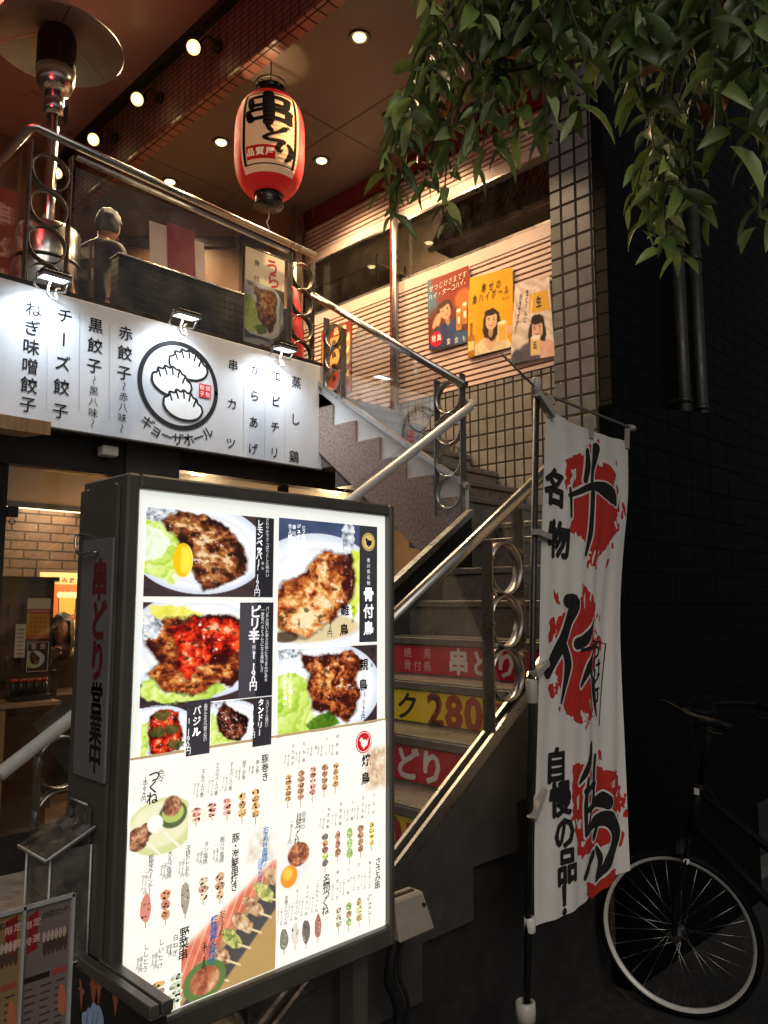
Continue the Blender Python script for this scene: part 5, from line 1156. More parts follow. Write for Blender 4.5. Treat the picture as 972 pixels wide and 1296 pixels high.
t = thing('red_sign', 'tall red banner at the left edge behind the balcony railing corner', 'banner', (1.47, 5.3, FL))
a = Art(faceY(5.28)); a.rect(1.30,3.45,1.62,4.34,'8c1418',1)
for k in range(6): a.ell(1.565,3.6+.13*k,.016,.016,'e8c8b8',2,12)
a.text('串どり', (1.44,4.16),(1.44,3.72), .16,'f0dcc8',3,.03); a.build('print', m_cloth, t); MB().box(1.30,1.62,5.2805,5.288,3.45,4.34).build('backing', m_cardr, t); MB().tube([(1.46,5.30,FL+.002),(1.46,5.30,4.4)], .012, 8).build('pole', m_dark, t)
# ---------------------------------------------------------------- people
m_skin = M('skin', (.42,.24,.16), .5, 0, .08, 12); m_hair = M('dark_hair', (.02,.015,.013), .4, 0, .35, 60, .2); m_hairg = M('grey_brown_hair', (.016,.013,.011), .55, 0, .4, 60, .2)
def skin_mesh(joints, edges, radii):
    me = bpy.data.meshes.new('body'); me.from_pydata([tuple(j) for j in joints], edges, []); o = bpy.data.objects.new('body_tmp', me); COL.objects.link(o)
    sk = o.modifiers.new('s', 'SKIN'); sk.use_smooth_shade = True; ss = o.modifiers.new('u', 'SUBSURF'); ss.levels = 2; ss.render_levels = 2
    sv = me.skin_vertices[0].data
    for i, r in enumerate(radii): sv[i].radius = (r, r) if not isinstance(r, tuple) else r; sv[i].use_root = (i == 0)
    bpy.context.view_layer.update(); dg = bpy.context.evaluated_depsgraph_get(); m2 = bpy.data.meshes.new_from_object(o.evaluated_get(dg)); bpy.data.objects.remove(o); bpy.data.meshes.remove(me); return m2
def head(bm, c, yaw, s=1.0, tilt=0):
    """a head with nose, brow, eyes, lips, chin and ears joined into the body mesh; yaw: direction the face looks"""
    n0 = len(bm.verts); Mx = Matrix.Translation(c) @ Matrix.Rotation(yaw, 4, 'Z') @ Matrix.Rotation(tilt, 4, 'Y') @ Matrix.Scale(s, 4)
    g = bmesh.ops.create_uvsphere(bm, u_segments=28, v_segments=20, radius=1)
    for v in g['verts']:
        x, y, z = v.co; k = 1-.22*max(0,-z)**1.5
        fx = x*.098*k; fy = y*.074*(1-.20*max(0,-z)); fz = z*.118
        if x > .5:
            nose = math.exp(-((y/.16)**2+((z+.08)/.24)**2)); fx += .020*nose
            fx += .006*math.exp(-((y/.5)**2+((z-.28)/.1)**2)); fx -= .008*(math.exp(-(((abs(y)-.4)/.16)**2+((z-.1)/.12)**2)))
            fx += .006*math.exp(-((y/.24)**2+((z+.46)/.07)**2)); fx += .010*math.exp(-((y/.3)**2+((z+.85)/.15)**2))
        v.co = Vector((fx, fy, fz))
        for f in v.link_faces: f.smooth = True
    for sy in (-1, 1):
        e = bmesh.ops.create_uvsphere(bm, u_segments=8, v_segments=6, radius=1, matrix=Matrix.Translation((-.005, sy*.074, -.005)) @ Matrix.Diagonal((.022,.010,.034,1)))
    bm.verts.ensure_lookup_table()
    for v in list(bm.verts)[n0:]: v.co = Mx @ v.co
    return Mx
def eyes_hair(root, Mx, hairmat, style):
    b = MB()
    for sy in (-1, 1): b.ball((.083, sy*.030, .010), .011, (.6,1,.7), 10)
    b.mi = 1
    for sy in (-1, 1): b.ball((.0885, sy*.030, .010), .006, (.5,1,1), 8)
    b.mi = 2; b.obox((.099,0,-.056), (.003,0,0), (0,.022,0), (0,0,.005))
    for v in b.b.verts: v.co = Mx @ v.co
    o = b.build('face_features', [m_white, m_black, M('lips', (.30,.08,.07), .45, 0, .1, 9)], root)
    b = MB(); g = bmesh.ops.create_uvsphere(b.b, u_segments=30, v_segments=22, radius=1); rn = random.Random(2)
    kill = []
    for v in g['verts']:
        x, y, z = v.co
        if (x > .42 and z < .45) or (style == 'short' and z < -.62) or (x > .12 and z < .02 and style == 'short'): kill.append(v); continue
        f = 1.15+.05*math.sin(9*y+7*z)*math.sin(11*x)+rn.uniform(-.03,.03)
        v.co = Vector((x*.103*f, y*.080*f, z*.122*f - (.05*max(0,-z) if style == 'long' else 0)))
        if style == 'long' and z < 0: v.co.y *= 1+.35*(-z); v.co.z -= .06*(-z); 
    bmesh.ops.delete(b.b, geom=kill, context='VERTS')
    for f in b.b.faces: f.smooth = True
    for v in b.b.verts: v.co = Mx @ v.co
    b.build('hair', hairmat, root)
def hand(bm, wrist, d, side, up, s=1.0):
    """palm, four unequal bent fingers and a thumb leaving the side of the palm"""
    d, side, up = Vector(d).normalized(), Vector(side).normalized(), Vector(up).normalized(); w = Vector(wrist)
    mb = MB(); mb.b.free(); mb.b = bm
    mb.obox(w+d*.045*s, d*.045*s, side*.038*s, up*.012*s)
    for k, L in enumerate((.062,.072,.067,.052)):
        o = w+d*.086*s+side*(.028-.0187*k)*s; mb.tube([o, o+d*L*.45*s-up*.006*s, o+d*L*.72*s-up*.022*s, o+d*L*.80*s-up*.040*s], [.0085*s,.008*s,.0075*s,.006*s], 8)
    o = w+d*.025*s+side*.036*s; mb.tube([o, o+d*.025*s+side*.022*s-up*.006*s, o+d*.055*s+side*.018*s-up*.02*s], [.0105*s,.0095*s,.007*s], 8)
def person(name_label, seat, yaw, shirt, hairmat, style, arm='table', head_yaw=0, lean=.05, extra=None):
    """seat: hip point on the chair; a seated figure facing yaw"""
    s0 = Vector(seat); Rz = Matrix.Rotation(yaw, 3, 'Z'); P_ = lambda x, y, z: s0 + Rz @ Vector((x, y, z))
    root = thing('person', name_label, 'person', (s0.x, s0.y, s0.z-.45)); LZ = lean
    J = [P_(0,0,.06), P_(LZ*.4,0,.26), P_(LZ,0,.42), P_(LZ*1.1,0,.53), P_(LZ*1.3,0,.60), P_(LZ*1.5+.01,0,.68)]
    E_ = [(0,1),(1,2),(2,3),(3,4),(4,5)]; Rr = [(.135,.115),(.125,.10),(.15,.115),(.12,.09),(.06,.06),(.056,.056)]
    hands = []
    for sy in (-1, 1):
        i = len(J); J += [P_(LZ,sy*.185,.535), P_(LZ+.06,sy*.235,.25), P_(.30,sy*.15,.27 if arm == 'table' else .25)]; E_ += [(2 if False else 3, i),(i,i+1),(i+1,i+2)]; Rr += [.066,.050,.032]
        if arm == 'eat' and sy == -1: J[i+2] = P_(LZ+.20, -.06, .55)
        hands.append((J[i+2], (J[i+2]-J[i+1]).normalized(), sy))
        i = len(J); J += [P_(.05,sy*.10,.04), P_(.43,sy*.12,.06), P_(.42,sy*.12,-.38), P_(.54,sy*.13,-.42)]; E_ += [(0,i),(i,i+1),(i+1,i+2),(i+2,i+3)]; Rr += [.085,.062,.042,.036]
    shirt_me = skin_mesh(J[:], E_, [tuple(q*1.0 for q in r) if isinstance(r, tuple) else r for r in Rr])
    bm = bmesh.new(); bm.from_mesh(shirt_me); bpy.data.meshes.remove(shirt_me)
    for f in bm.faces: f.smooth = True; f.material_index = 1
    for f in bm.faces:
        c = f.calc_center_median(); l = Rz.transposed() @ (c-s0)
        if l.z > .615: f.material_index = 0
        elif l.z < .14 and l.z > -.9 and (l.x > .02 or l.z < .09): f.material_index = 2
    n_f = len(bm.faces); hc = P_(LZ*1.6+.03, 0, .775); Mx = head(bm, hc, yaw+head_yaw, 1.0)
    for w_, d, sy in hands: hand(bm, w_, d, Rz @ Vector((0,-sy,0)), (Rz @ Vector((-.2,0,1))))
    bm.faces.ensure_lookup_table()
    for f in list(bm.faces)[n_f:]: f.material_index = 0
    me = bpy.data.meshes.new('body'); bm.to_mesh(me); bm.free(); link_mesh('body', me, [m_skin, shirt, M('trousers', (.02,.022,.03), .7, 0, .2, 20)], root)
    eyes_hair(root, Mx, hairmat, style); return root
def chair(label, seat, yaw, base, group):
    s0 = Vector(seat); Rz = Matrix.Rotation(yaw, 3, 'Z'); P_ = lambda x, y, z: s0 + Rz @ Vector((x, y, z)); t = thing('chair', label, 'chair', (s0.x, s0.y, base), group); ax, ay = Rz @ Vector((1,0,0)), Rz @ Vector((0,1,0)); h = s0.z-base
    MB().obox(P_(.14,0,-.06), ax*.22, ay*.21, (0,0,.025)).build('seat', m_wood, t, bevel=.008); b = MB(); 
    for z in (.22,.38): b.obox(P_(-.12,0,z), ax*.012, ay*.21, (0,0,.045))
    b.build('backrest', m_wood, t)
    for x in (-.10,.34):
        for y in (-.19,.19): MB().bar(P_(x,y,-h+.002), P_(x-(.02 if x < 0 else 0),y,.46 if x < 0 else -.086), .035, .035, (1,0,0)).build('leg', m_wood, t)
    b = MB()
    for y in (-.19,.19): b.bar(P_(-.10,y,-h+.18), P_(.34,y,-h+.18), .02, .025)
    b.build('stretcher', m_wood, t); return t
person('man in a dark grey jacket seated behind the low balcony wall looking away', (2.33,5.38,3.65), R(22), M('grey_jacket', (.022,.020,.021), .7, 0, .35, 24, .2), m_hairg, 'short', 'table', R(8), .12)
chair('dark wooden chair of the man seated on the balcony', (2.31,5.37,3.65), R(22), FL, 'chairs')
person('woman with long dark hair eating at the counter inside the shop window', (2.90,6.72,.62), R(-125), M('beige_top', (.16,.11,.07), .7, 0, .45, 40, .2), m_hair, 'long', 'eat', R(-6), .10)
chair('wooden chair of the woman eating inside the shop window', (2.91,6.74,.62), R(-125), .20, 'chairs')

# ---------------------------------------------------------------- dining room seen through the left shop window
t = thing('dining_table', 'dark table with plate and glass in front of the eating woman', 'table', (2.9, 6.3, .2))
MB().box(2.45, 3.55, 5.98, 6.42, .895, .93).build('tabletop', m_wood, t, bevel=.004); MB().box(2.47,3.53,6.0,6.02,.2,.894).build('front_panel', m_black, t); MB().box(2.5,2.55,6.1,6.35,.2,.894).build('leg', m_wood, t); MB().box(3.45,3.5,6.1,6.35,.2,.894).build('leg', m_wood, t)
t = thing('beer_mug', 'small glass mug on the table before the eating woman', 'mug', (2.72,6.1,.932)); MB().lathe([(.034,.932),(.036,1.03),(.032,1.03),(.030,.94),(.001,.94)], (2.86,6.12,0), (0,0,1), 18, False).build('glass', m_acryl, t); MB().lathe([(.029,.942),(.030,1.0),(.001,1.0)], (2.86,6.12,0), (0,0,1), 16, False).build('beer', M('beer', (.7,.5,.2), .2, 0, .1, 20), t)
t = thing('bowl', 'dark bowl of greens on the table right of the mug', 'bowl', (3.0,6.2,.932)); MB().lathe([(.03,.932),(.07,.972),(.066,.972),(.03,.940),(.001,.940)], (3.06,6.15,0), (0,0,1), 20, False).build('bowl', m_black, t); MB().ball((3.06,6.15,.965),.05,(1,1,.4)).build('greens', M('greens', (.16,.24,.05), .6, 0, .5, 60), t)
t = thing('mug_menu', 'cream wall menu with four orange beer mug pictures behind the woman', 'wall menu', (3.2,7.49,1.3))
a = Art(faceY(7.482)); a.rect(2.95,1.02,4.15,1.90,'f0d8a0',1)
def mug(cx, cz, s, bg_):
    a.rect(cx-.13*s, cz-.17*s, cx+.13*s, cz+.17*s, bg_, 2)
    a.poly([(cx-.075*s,cz-.12*s),(cx+.075*s,cz-.12*s),(cx+.085*s,cz+.05*s),(cx-.085*s,cz+.05*s)], 'f0c860', 3); a.stroke([(cx-.085*s,cz+.05*s),(cx-.075*s,cz-.12*s),(cx+.075*s,cz-.12*s),(cx+.085*s,cz+.05*s)], .010*s, '3a2010', 4, False)
    for k in range(4): a.ell(cx-.07*s+.047*s*k, cz+.07*s, .036*s, .032*s, 'fbf4e4', 4.5, 14)
    a.stroke([(cx+.08*s,cz+.02*s),(cx+.125*s,cz),(cx+.12*s,cz-.07*s),(cx+.075*s,cz-.08*s)], .012*s, '3a2010', 4); a.text('生ビール', (cx-.085*s,cz-.145*s),(cx+.085*s,cz-.145*s), .045*s, 'a83018', 5, .03)
for x, z, c in ((3.22,1.62,'d87830'),(3.56,1.62,'e8b890'),(3.22,1.22,'e8b04a'),(3.56,1.22,'d87830'),(3.9,1.62,'d87830'),(3.9,1.22,'e8b04a')): mug(x, z, 1.0, c)
for x in (3.22,3.56,3.9):
    for z in (1.83,1.43): a.text('飲み放題', (x-.11,z),(x+.11,z), .055, '7a2a14', 3, .03)
a.build('print', m_print, t); b = MB(); b.box(2.92,4.18,7.484,7.499,.99,1.93); b.build('board', m_wood, t)
# carved dark partition with notices
t = thing('partition', 'dark carved wooden partition with square openings left of the eating woman', 'partition', (1.9,5.3,.2))
b = MB(); x0, x1 = 1.50, 2.19
cols = [x0, 1.86, 1.91, 1.955, 2.0, 2.03, x1]
zs = [.9,1.05,1.12,1.19,1.27,1.34,1.45,1.52,1.60,1.66,1.755]
for i in range(len(cols)-1):
    for j in range(len(zs)-1):
        if i in (1,3) and j in (1,3,5,7): continue
        b.box(cols[i], cols[i+1], 5.30, 5.34, zs[j], zs[j+1])
b.box(1.5,2.19,5.341,5.36,.9,1.755); b.box(1.5, 2.21, 5.27, 5.345, 1.7555, 1.78); b.build('panel', m_wood, t, recalc=True); MB().box(1.5,2.19,5.28,5.36,.2,.895).build('base', m_wood, t)
def notice(label, q, draw, tint):
    a = Art(faceY(5.285)); p0 = uvY(*q[0], 5.285); p1 = uvY(*q[1], 5.285); a.rect(p0[0],p1[1],p1[0],p0[1],tint,1); draw(a, p0[0], p1[1], p1[0]-p0[0], p0[1]-p1[1]); tag(a.build('notice', m_print), label, 'notice', 'paper notices on the partition')
def n1(a,x,z,w,h):
    a.rect(x,z+h*.74,x+w,z+h,'d8c8a8',2); a.rect(x,z+h*.62,x+w,z+h*.74,'b84428',2); a.rect(x,z,x+w,z+h*.1,'c06028',2)
    for k in range(4): a.text('お知らせ', (x+w*.2,z+h*(.52-.11*k)),(x+w*.8,z+h*(.52-.11*k)), .022, '7a3a10', 3)
    a.text('ご予約承ります', (x+w*.12,z+h*.68),(x+w*.88,z+h*.68), .018, 'f4e4c8', 3)
def n2(a,x,z,w,h):
    a.stroke([(x+.006,z+.006),(x+w-.006,z+.006),(x+w-.006,z+h-.006),(x+.006,z+h-.006),(x+.006,z+.006)], .004, 'd8c8b0', 2, False); a.raster(x+.01,z+.03,x+w-.01,z+h*.7,dish(24,24,'p4',5)*.8,2); a.text('宴会', (x+w*.3,z+h*.84),(x+w*.7,z+h*.84), .04, 'e8d8c0', 3)
def n3(a,x,z,w,h):
    for k in range(7): a.rect(x+w*.2,z+h*(.1+.12*k),x+w*.8,z+h*(.13+.12*k),'6a5c50',2)
notice('yellow notice with a red band, upper one on the partition', ((35,757),(62,808)), n1, 'c89030'); notice('dark framed notice with a food picture, below the yellow one', ((34,812),(61,850)), n2, '3a2420'); notice('narrow white paper slip left of the yellow notice on the partition', ((20,790),(31,832)), n3, 'c8bca8')
t = thing('counter', 'light wooden counter with drawers at the far left inside the shop window', 'counter', (1.4,5.0,.2)); MB().box(.2,2.12,4.95,5.24,.985,1.01).build('countertop', m_oak, t, bevel=.003); MB().box(.25,1.74,4.98,5.22,.2,.984).build('cabinet', M('cream_cabinet', (.26,.2,.14), .5, 0, .15, 5), t); MB().box(1.745,1.80,4.97,5.22,.2,.984).build('side_board', m_oak, t)
t = thing('tissue_box', 'white box with blue lid on the counter inside the window', 'box', (1.52,5.05,1.012)); MB().box(1.36,1.62,5.02,5.15,1.012,1.09).build('box', m_card, t, bevel=.004); MB().box(1.40,1.58,5.04,5.13,1.091,1.115).build('lid', M('blue_plastic', (.12,.2,.42), .5, 0, .1, 10), t)
t = thing('sauce_caddy', 'red topped caddy of sauce bottles on the counter by the partition', 'caddy', (2.0,5.1,1.012)); MB().box(1.86,2.10,5.04,5.16,1.012,1.045).build('tray', m_black, t)
for k in range(5): MB().lathe([(.02,1.046),(.02,1.11),(.012,1.118),(.012,1.125)], (1.885+.047*k,5.1,0), (0,0,1), 12).build('bottle', m_black, t); MB().lathe([(.021,1.1255),(.021,1.143)], (1.885+.047*k,5.1,0), (0,0,1), 12).build('cap', M('red_cap', (.4,.03,.03), .4, 0, .1, 9), t)
chair('dark wooden chair inside the shop window, left of the steel post', (1.62,5.55,.68), R(80), .20, 'chairs'); chair('dark wooden chair inside the shop window beyond the first ring', (2.16,5.75,.68), R(100), .20, 'chairs')
t = thing('pendant_lamp', 'round warm pendant lamp seen through glass right of the menu board', 'lamp', (5.1,5.6,2.3))
proto = None
for (px, py, y, lab) in ((490,683,5.4,'round warm pendant lamp seen through glass right of the menu board'),(250,612,6.4,'round warm pendant lamp behind glass above the menu board'),(420,640,6.0,'round warm pendant lamp behind glass under the granite stair string')):
    c = onY(px, py, y); c.z = min(c.z, 2.40)
    if proto is None:
        bpy.data.objects.remove(t); proto = t = thing('pendant_lamp', lab, 'lamp', c, 'pendant lamps in the dining room'); MB().ball(c, .045).build('globe', glow('globe_glow', (1,.72,.38), 7), t); MB().tube([c+Vector((0,0,.04)), (c.x,c.y,2.519)], .006, 6).build('cord', m_black, t); MB().lathe([(.025,.03),(.03,.05),(.012,.07)], c).build('cap', m_dark, t)
        lamp('pendant_glow', 'POINT', c-Vector((0,0,.09)), 80, (1,.70,.38), .06, parent=t)
    else:
        copy_tree(proto, None, (c.x, c.y, proto.location.z), lab)
bl = thing('brick_lamp', 'linear lamp shining down the brown brick wall at the back of the shop', 'lamp', (3.0,7.3,2.5)); MB().box(1.8,4.4,7.3,7.36,2.47,2.518).build('housing', m_dark, bl); MB().box(1.82,4.38,7.31,7.35,2.464,2.469).build('tube', glow('tube_glow', (1,.78,.45), 4), bl); lamp('brick_wash', 'AREA', (3.0,7.26,2.44), 15, (1,.72,.42), .5, (3.0,7.5,1.2), parent=bl)
# small fittings on the shop front
c = onY(135, 570, 4.52); t = thing('wall_lamp', 'small beige wall lamp box on the dark header under the white sign', 'wall lamp', c); MB().obox(c+Vector((0,-.02,-.01)), (.05,0,0), (0,.04,0), (0,0,.03)).build('housing', m_white, t, bevel=.006); MB().box(c.x-.035,c.x+.035,4.50,4.558,c.z+.02,c.z+.07).build('bracket', m_dark, t)
c = onY(15, 648, 4.60); t = thing('door_sensor', 'small black sensor with a loop hanging on the left shop window frame', 'sensor', c); MB().obox(c+Vector((0,-.01,0)), (.028,0,0), (0,.016,0), (0,0,.03)).build('housing', m_black, t, bevel=.003); MB().band(c+Vector((0,-.01,-.055)), (0,1,0), .018, .006, .004).build('loop', m_black, t)
t = thing('awning', 'corner of a pale awning box at the left edge under the white sign', 'awning', (1.35,4.2,2.5)); MB().hexa([(.6,4.05,2.47),(1.60,4.05,2.47),(1.60,4.36,2.50),(.6,4.36,2.50),(.6,4.05,2.53),(1.60,4.05,2.53),(1.60,4.36,2.574),(.6,4.36,2.574)]).build('cover', M('awning_cover', (.42,.34,.26), .5, 0, .12, 6), t, bevel=.004); MB().box(.6,1.61,4.04,4.0485,2.465,2.535).build('front_rail', m_oak, t)

# ---------------------------------------------------------------- nobori flag
FG = thing('flag', 'tall white nobori flag with black brush kanji over red splashes beside the stairs', 'flag', (2.2, 1.55, .2))
pole_b, pole_t = Vector((2.195,1.56,.30)), Vector((2.315,1.55,2.365))
MB().tube([pole_b, pole_t], .0115, 12).build('pole', m_black, FG)
rod_a, rod_b = pole_t+Vector((-.24,.02,.03)), Vector((2.99,1.545,2.325))
pl_ = MB(); pl_.tube([pole_t+Vector((-.02,0,-.01)), rod_b], .006, 8); pl_.tube([pole_t+Vector((-.0,0,-.005)), pole_t+Vector((-.20,.0,.075))], .004, 8); pl_.build('cross_rod', M('grey_rod', (.20,.19,.17), .35, .2, .2, 20), FG)
mj = M('pole_joint', (.42,.40,.36), .45, 0, .1, 20); mid = pole_b.lerp(pole_t, .49)
MB().lathe([(.018,-.03),(.018,.03),(.012,.035)], pole_t, (0,0,1), 12).build('joint', mj, FG); MB().lathe([(.012,-.02),(.014,.02)], rod_b, (1,0,0), 10).build('rod_cap', mj, FG); MB().lathe([(.017,-.04),(.02,-.035),(.02,.035),(.017,.04)], mid, (0,0,1), 12).build('joint', mj, FG)
m_loop = M('flag_loop', (.36,.34,.30), .6, 0, .1, 20)
LF = lambda v: Vector((2.195,1.56,.16)).lerp(pole_t, v)          # v=0 bottom of the pole
def cloth(u, v, w):
    """u across 0..1, v down 0..1"""
    zt_ = 2.30-.035*u-.05*math.sin(PI*u)*(.8 if v < .05 else 1)*(1-v)**6*.5
    zb_f = .575+.075*max(0,u-.35)**1.3
    z = zt_+(zb_f-zt_)*v
    xl_ = 2.365-.135*v
    wid = .605-.055*sm(v,.05,.45)+.04*v*v
    fold = sm(u,.50,.62)
    x = xl_+wid*(u - .03*fold*(1-u)*sm(v,.1,.4))
    y = 1.545 + .009*math.sin(u*7+v*3)*(.4+v) + .006*math.sin(v*9+u*5)*v + .010*sm(u,.55,.66)*sm(v,.12,.5)*(1-.3*v) + .010*math.sin(u*23+v*6)*sm(u,.55,.8)*sm(v,.2,.6)*.55 - .02*u*u*v + .0022*math.sin(u*38+v*5)*sm(v,.0,.3) + .003*math.sin((u*1.3-v)*21)*sm(u,.05,.3)*(1-sm(v,.0,.35))
    return Vector((x, y, z))
def sm(x, a_, b_): t_ = min(1, max(0, (x-a_)/(b_-a_))); return t_*t_*(3-2*t_)
def cmap(u, v, w):
    e = .004; p = cloth(u,v,0); du = cloth(u+e,v,0)-cloth(u-e,v,0); dv = cloth(u,v+e,0)-cloth(u,v-e,0); n = dv.cross(du).normalized()
    if n.y > 0: n = -n
    return p+n*(w+.0)
nu, nv = 60, 120
me = bpy.data.meshes.new('cloth'); me.from_pydata([tuple(cloth(i/nu, j/nv, 0)) for j in range(nv+1) for i in range(nu+1)], [], [(j*(nu+1)+i, (j+1)*(nu+1)+i, (j+1)*(nu+1)+i+1, j*(nu+1)+i+1) for j in range(nv) for i in range(nu)])
me.polygons.foreach_set('use_smooth', [True]*len(me.polygons))
m_flag = M('flag_cloth', (.68,.655,.62), .85, 0, .06, 9, .12); link_mesh('cloth', me, m_flag, FG)
def inv(px, py):
    """nearest cloth coordinates under a photo pixel (drawn flat, then wrapped on the cloth)"""
    p = onY(px, py, 1.55); v = (2.30-p.z)/(2.30-.575); v = min(1.0, max(0, v)); xl_ = 2.365-.135*v; wid = .605-.055*sm(v,.05,.45)+.04*v*v; u = (p.x-xl_)/wid
    for _ in range(6):
        x = cloth(u, v, 0); u += (p.x-x.x)/wid*.8; v += (x.z-p.z)/1.75*.8
    return u, v
def cm2(u, v, w): return cmap(u/1.0, -v/2.9, w)      # art space: u across, v up, square-ish units of the cloth width
a = Art(cm2, .03); a.STEP = .0006
def Q(px, py): u, v = inv(px, py); return (u, -v*2.9)
ink = '15110f'; redc = 'b8281c'
c8 = lambda x, y: Q(680+x/2.945, 480+y/2.945)
def blot(pts, seed):
    rn = random.Random(seed); out = []
    for (p, q) in zip(pts, pts[1:]+pts[:1]):
        for k in range(7):
            t_ = k/7; out.append((p[0]+(q[0]-p[0])*t_+rn.uniform(-4.0,4.0), p[1]+(q[1]-p[1])*t_+rn.uniform(-3.0,3.0)))
    a.poly([c8(*p) for p in out], redc, 1)
d8_ = lambda x, y: (( 640+x/2.723-680)*2.945, (820+y/2.723-480)*2.945)
blot([(108,310),(165,285),(225,320),(285,350),(300,440),(298,560),(250,625),(205,680),(185,640),(150,585),(122,560)], 21); blot([(70,890),(130,840),(170,785),(205,830),(215,900),(222,1000),(210,1110),(205,1200),(190,1275),(130,1280),(90,1200),(60,1090)], 22); blot([d8_(*p) for p in ((225,405),(290,395),(385,440),(392,560),(380,640),(320,700),(250,712),(222,560))], 23)
blot([(104,300),(160,275),(165,300),(160,370),(140,390),(104,395)], 1); blot([(232,310),(262,322),(285,345),(290,385),(262,375),(236,350)], 2); blot([(225,480),(302,440),(300,560),(250,625),(218,650),(212,560)], 3)
blot([(120,480),(140,500),(150,590),(118,570)], 4); blot([(180,650),(210,635),(212,690),(190,700)], 5); blot([(178,245),(195,262),(190,285),(172,255)], 6)
blot([(165,770),(200,810),(215,880),(195,930),(150,920),(120,990),(92,1010),(100,900),(140,830)], 7); blot([(45,900),(72,870),(70,960),(40,985)], 8); blot([(110,1110),(190,1110),(210,1180),(205,1260),(150,1285),(95,1240),(85,1160)], 9); blot([(205,920),(235,965),(228,985),(205,970)], 10); blot([(62,1130),(76,1130),(72,1170),(60,1175)], 11)
blot([d8_(*p) for p in ((325,410),(380,430),(392,520),(390,590),(340,500),(325,480))], 12); blot([d8_(*p) for p in ((220,400),(245,395),(240,560),(260,700),(235,715),(215,560))], 13); blot([d8_(*p) for p in ((265,800),(310,815),(375,760),(380,800),(300,865),(268,850))], 14)
sr = random.Random(9)
for cx, cy, rx, ry in ((205,470,105,225),(140,1030,95,265),tuple((*d8_(308,560),95,200))):
    for k in range(46):
        an = sr.uniform(0,6.28); q_ = sr.uniform(.80,1.10); x_, y_ = cx+rx*q_*math.cos(an), cy+ry*q_*math.sin(an); u_, v_ = c8(x_, y_)
        a.ell(u_, v_, sr.uniform(.006,.024), sr.uniform(.012,.05), redc if q_ > .97 else 'd4d0c9', 1.3, 9, sr.uniform(-.6,.6), .35, k)
def B(pts, ws, halo=True, tr=c8):
    P_ = [tr(*p) for p in pts]; s_ = 1/2.945*.0062
    if halo: a.stroke(P_, [w_*s_+.036 for w_ in ws], 'd4d0c9', 2)
    a.stroke(P_, [w_*s_*1.15 for w_ in ws], ink, 4)
B([(178,270),(180,320),(172,378)], [16,24,18]); B([(212,258),(206,300),(196,345),(192,400)], [34,26,16,12]); B([(116,432),(150,420),(195,400),(240,412),(272,440),(284,462)], [12,16,22,44,48,20]); B([(118,408),(121,450),(122,512)], [10,12,9]); B([(196,425),(193,500),(186,580),(168,652)], [20,18,22,14])
B([(102,826),(128,836),(108,900),(84,980),(36,1090)], [34,44,34,34,36]); B([(92,1000),(104,1070),(80,1205)], [30,34,8]); B([(135,985),(172,965),(202,900)], [30,34,8]); B([(196,1030),(182,1070),(152,1140)], [18,30,12]); B([(186,1075),(205,1150),(220,1255)], [20,26,6]); B([(150,1010),(190,1000),(222,985)], [8,10,6], False)
d = lambda x, y: c8(*d8_(x, y))
B([(286,338),(282,380),(262,430),(243,462)], [26,32,22,10], True, d); B([(306,372),(300,440),(296,520),(272,610)], [14,16,16,14], True, d); B([(272,450),(262,540),(262,640)], [14,18,14], True, d); B([(262,492),(302,468)], [16,18], True, d); B([(262,560),(300,540)], [14,18], True, d); B([(300,530),(330,522),(350,532)], [24,40,34], True, d); B([(262,640),(300,600),(350,588),(374,640),(352,730),(312,802)], [12,30,40,48,40,10], True, d); B([(258,785),(275,745),(296,712)], [18,26,24], True, d); B([(310,690),(326,730),(312,790)], [14,26,10], True, d); B([(318,600),(300,650)], [12,20], True, d)
def big(ch, px, py, size, bold=.05): u, v = Q(px, py); a.char(ch, u, v, size, ink, 5, bold)
big('名', 702, 617, .235); big('物', 706, 683, .235); 
for ch, py, px in (('自',968,702),('慢',1010,706),('の',1052,709),('品',1094,711),('！',1134,713)): big(ch, px, py, .20)
fr = [c8(203,975),c8(262,985),c8(232,1290)]; a.stroke(fr, .012, ink, 4, False)
for ch, x, y in (('つ',215,1015),('け',222,1075),('ど',218,1130),('り',216,1180)): u, v = c8(x, y); a.char(ch, u, v, .12, ink, 5, .03, .1)
a.build('lettering', printed('flag_ink', 0, .85), FG, None, True)
for v_ in (.015,.27,.52,.76): p = LF(1-v_*.87); q = cloth(.0, v_, 0); MB().bar(p+Vector((-.014,-.013,0)), q+Vector((.035,-.004,0)), .02, .030, (0,1,0)).build('loop', m_loop, FG)
for u_ in (.03,.5,.97): q = cloth(u_, .0, 0); MB().bar(q+Vector((0,-.003,-.03)), q+Vector((0,-.008,.05)), .032, .006, (0,1,0)).build('loop', m_loop, FG)
MB().lathe([(.016,-.045),(.019,-.04),(.019,.0),(.015,.004)], LF(.20), (0,0,1), 12).build('end_sleeve', m_white, FG)
FB = thing('flag_stand', 'white plastic pole socket on a dark water weight at the bottom of the flag', 'flag base', (2.19,1.56,0))
MB().lathe([(.024,.12),(.024,.30),(.031,.302),(.032,.33),(.031,.358),(.022,.36),(.018,.33)], (2.19,1.56,0), (0,0,1), 20, False).build('socket', M('pvc', (.50,.48,.42), .45, 0, .12, 14), FB)
MB().hexa([(1.98,1.42,.002),(2.41,1.42,.002),(2.41,1.70,.002),(1.98,1.70,.002),(2.02,1.46,.125),(2.37,1.46,.125),(2.37,1.66,.125),(2.02,1.66,.125)]).build('weight', M('base_plastic', (.05,.045,.04), .55, 0, .2, 10), FB, bevel=.012)

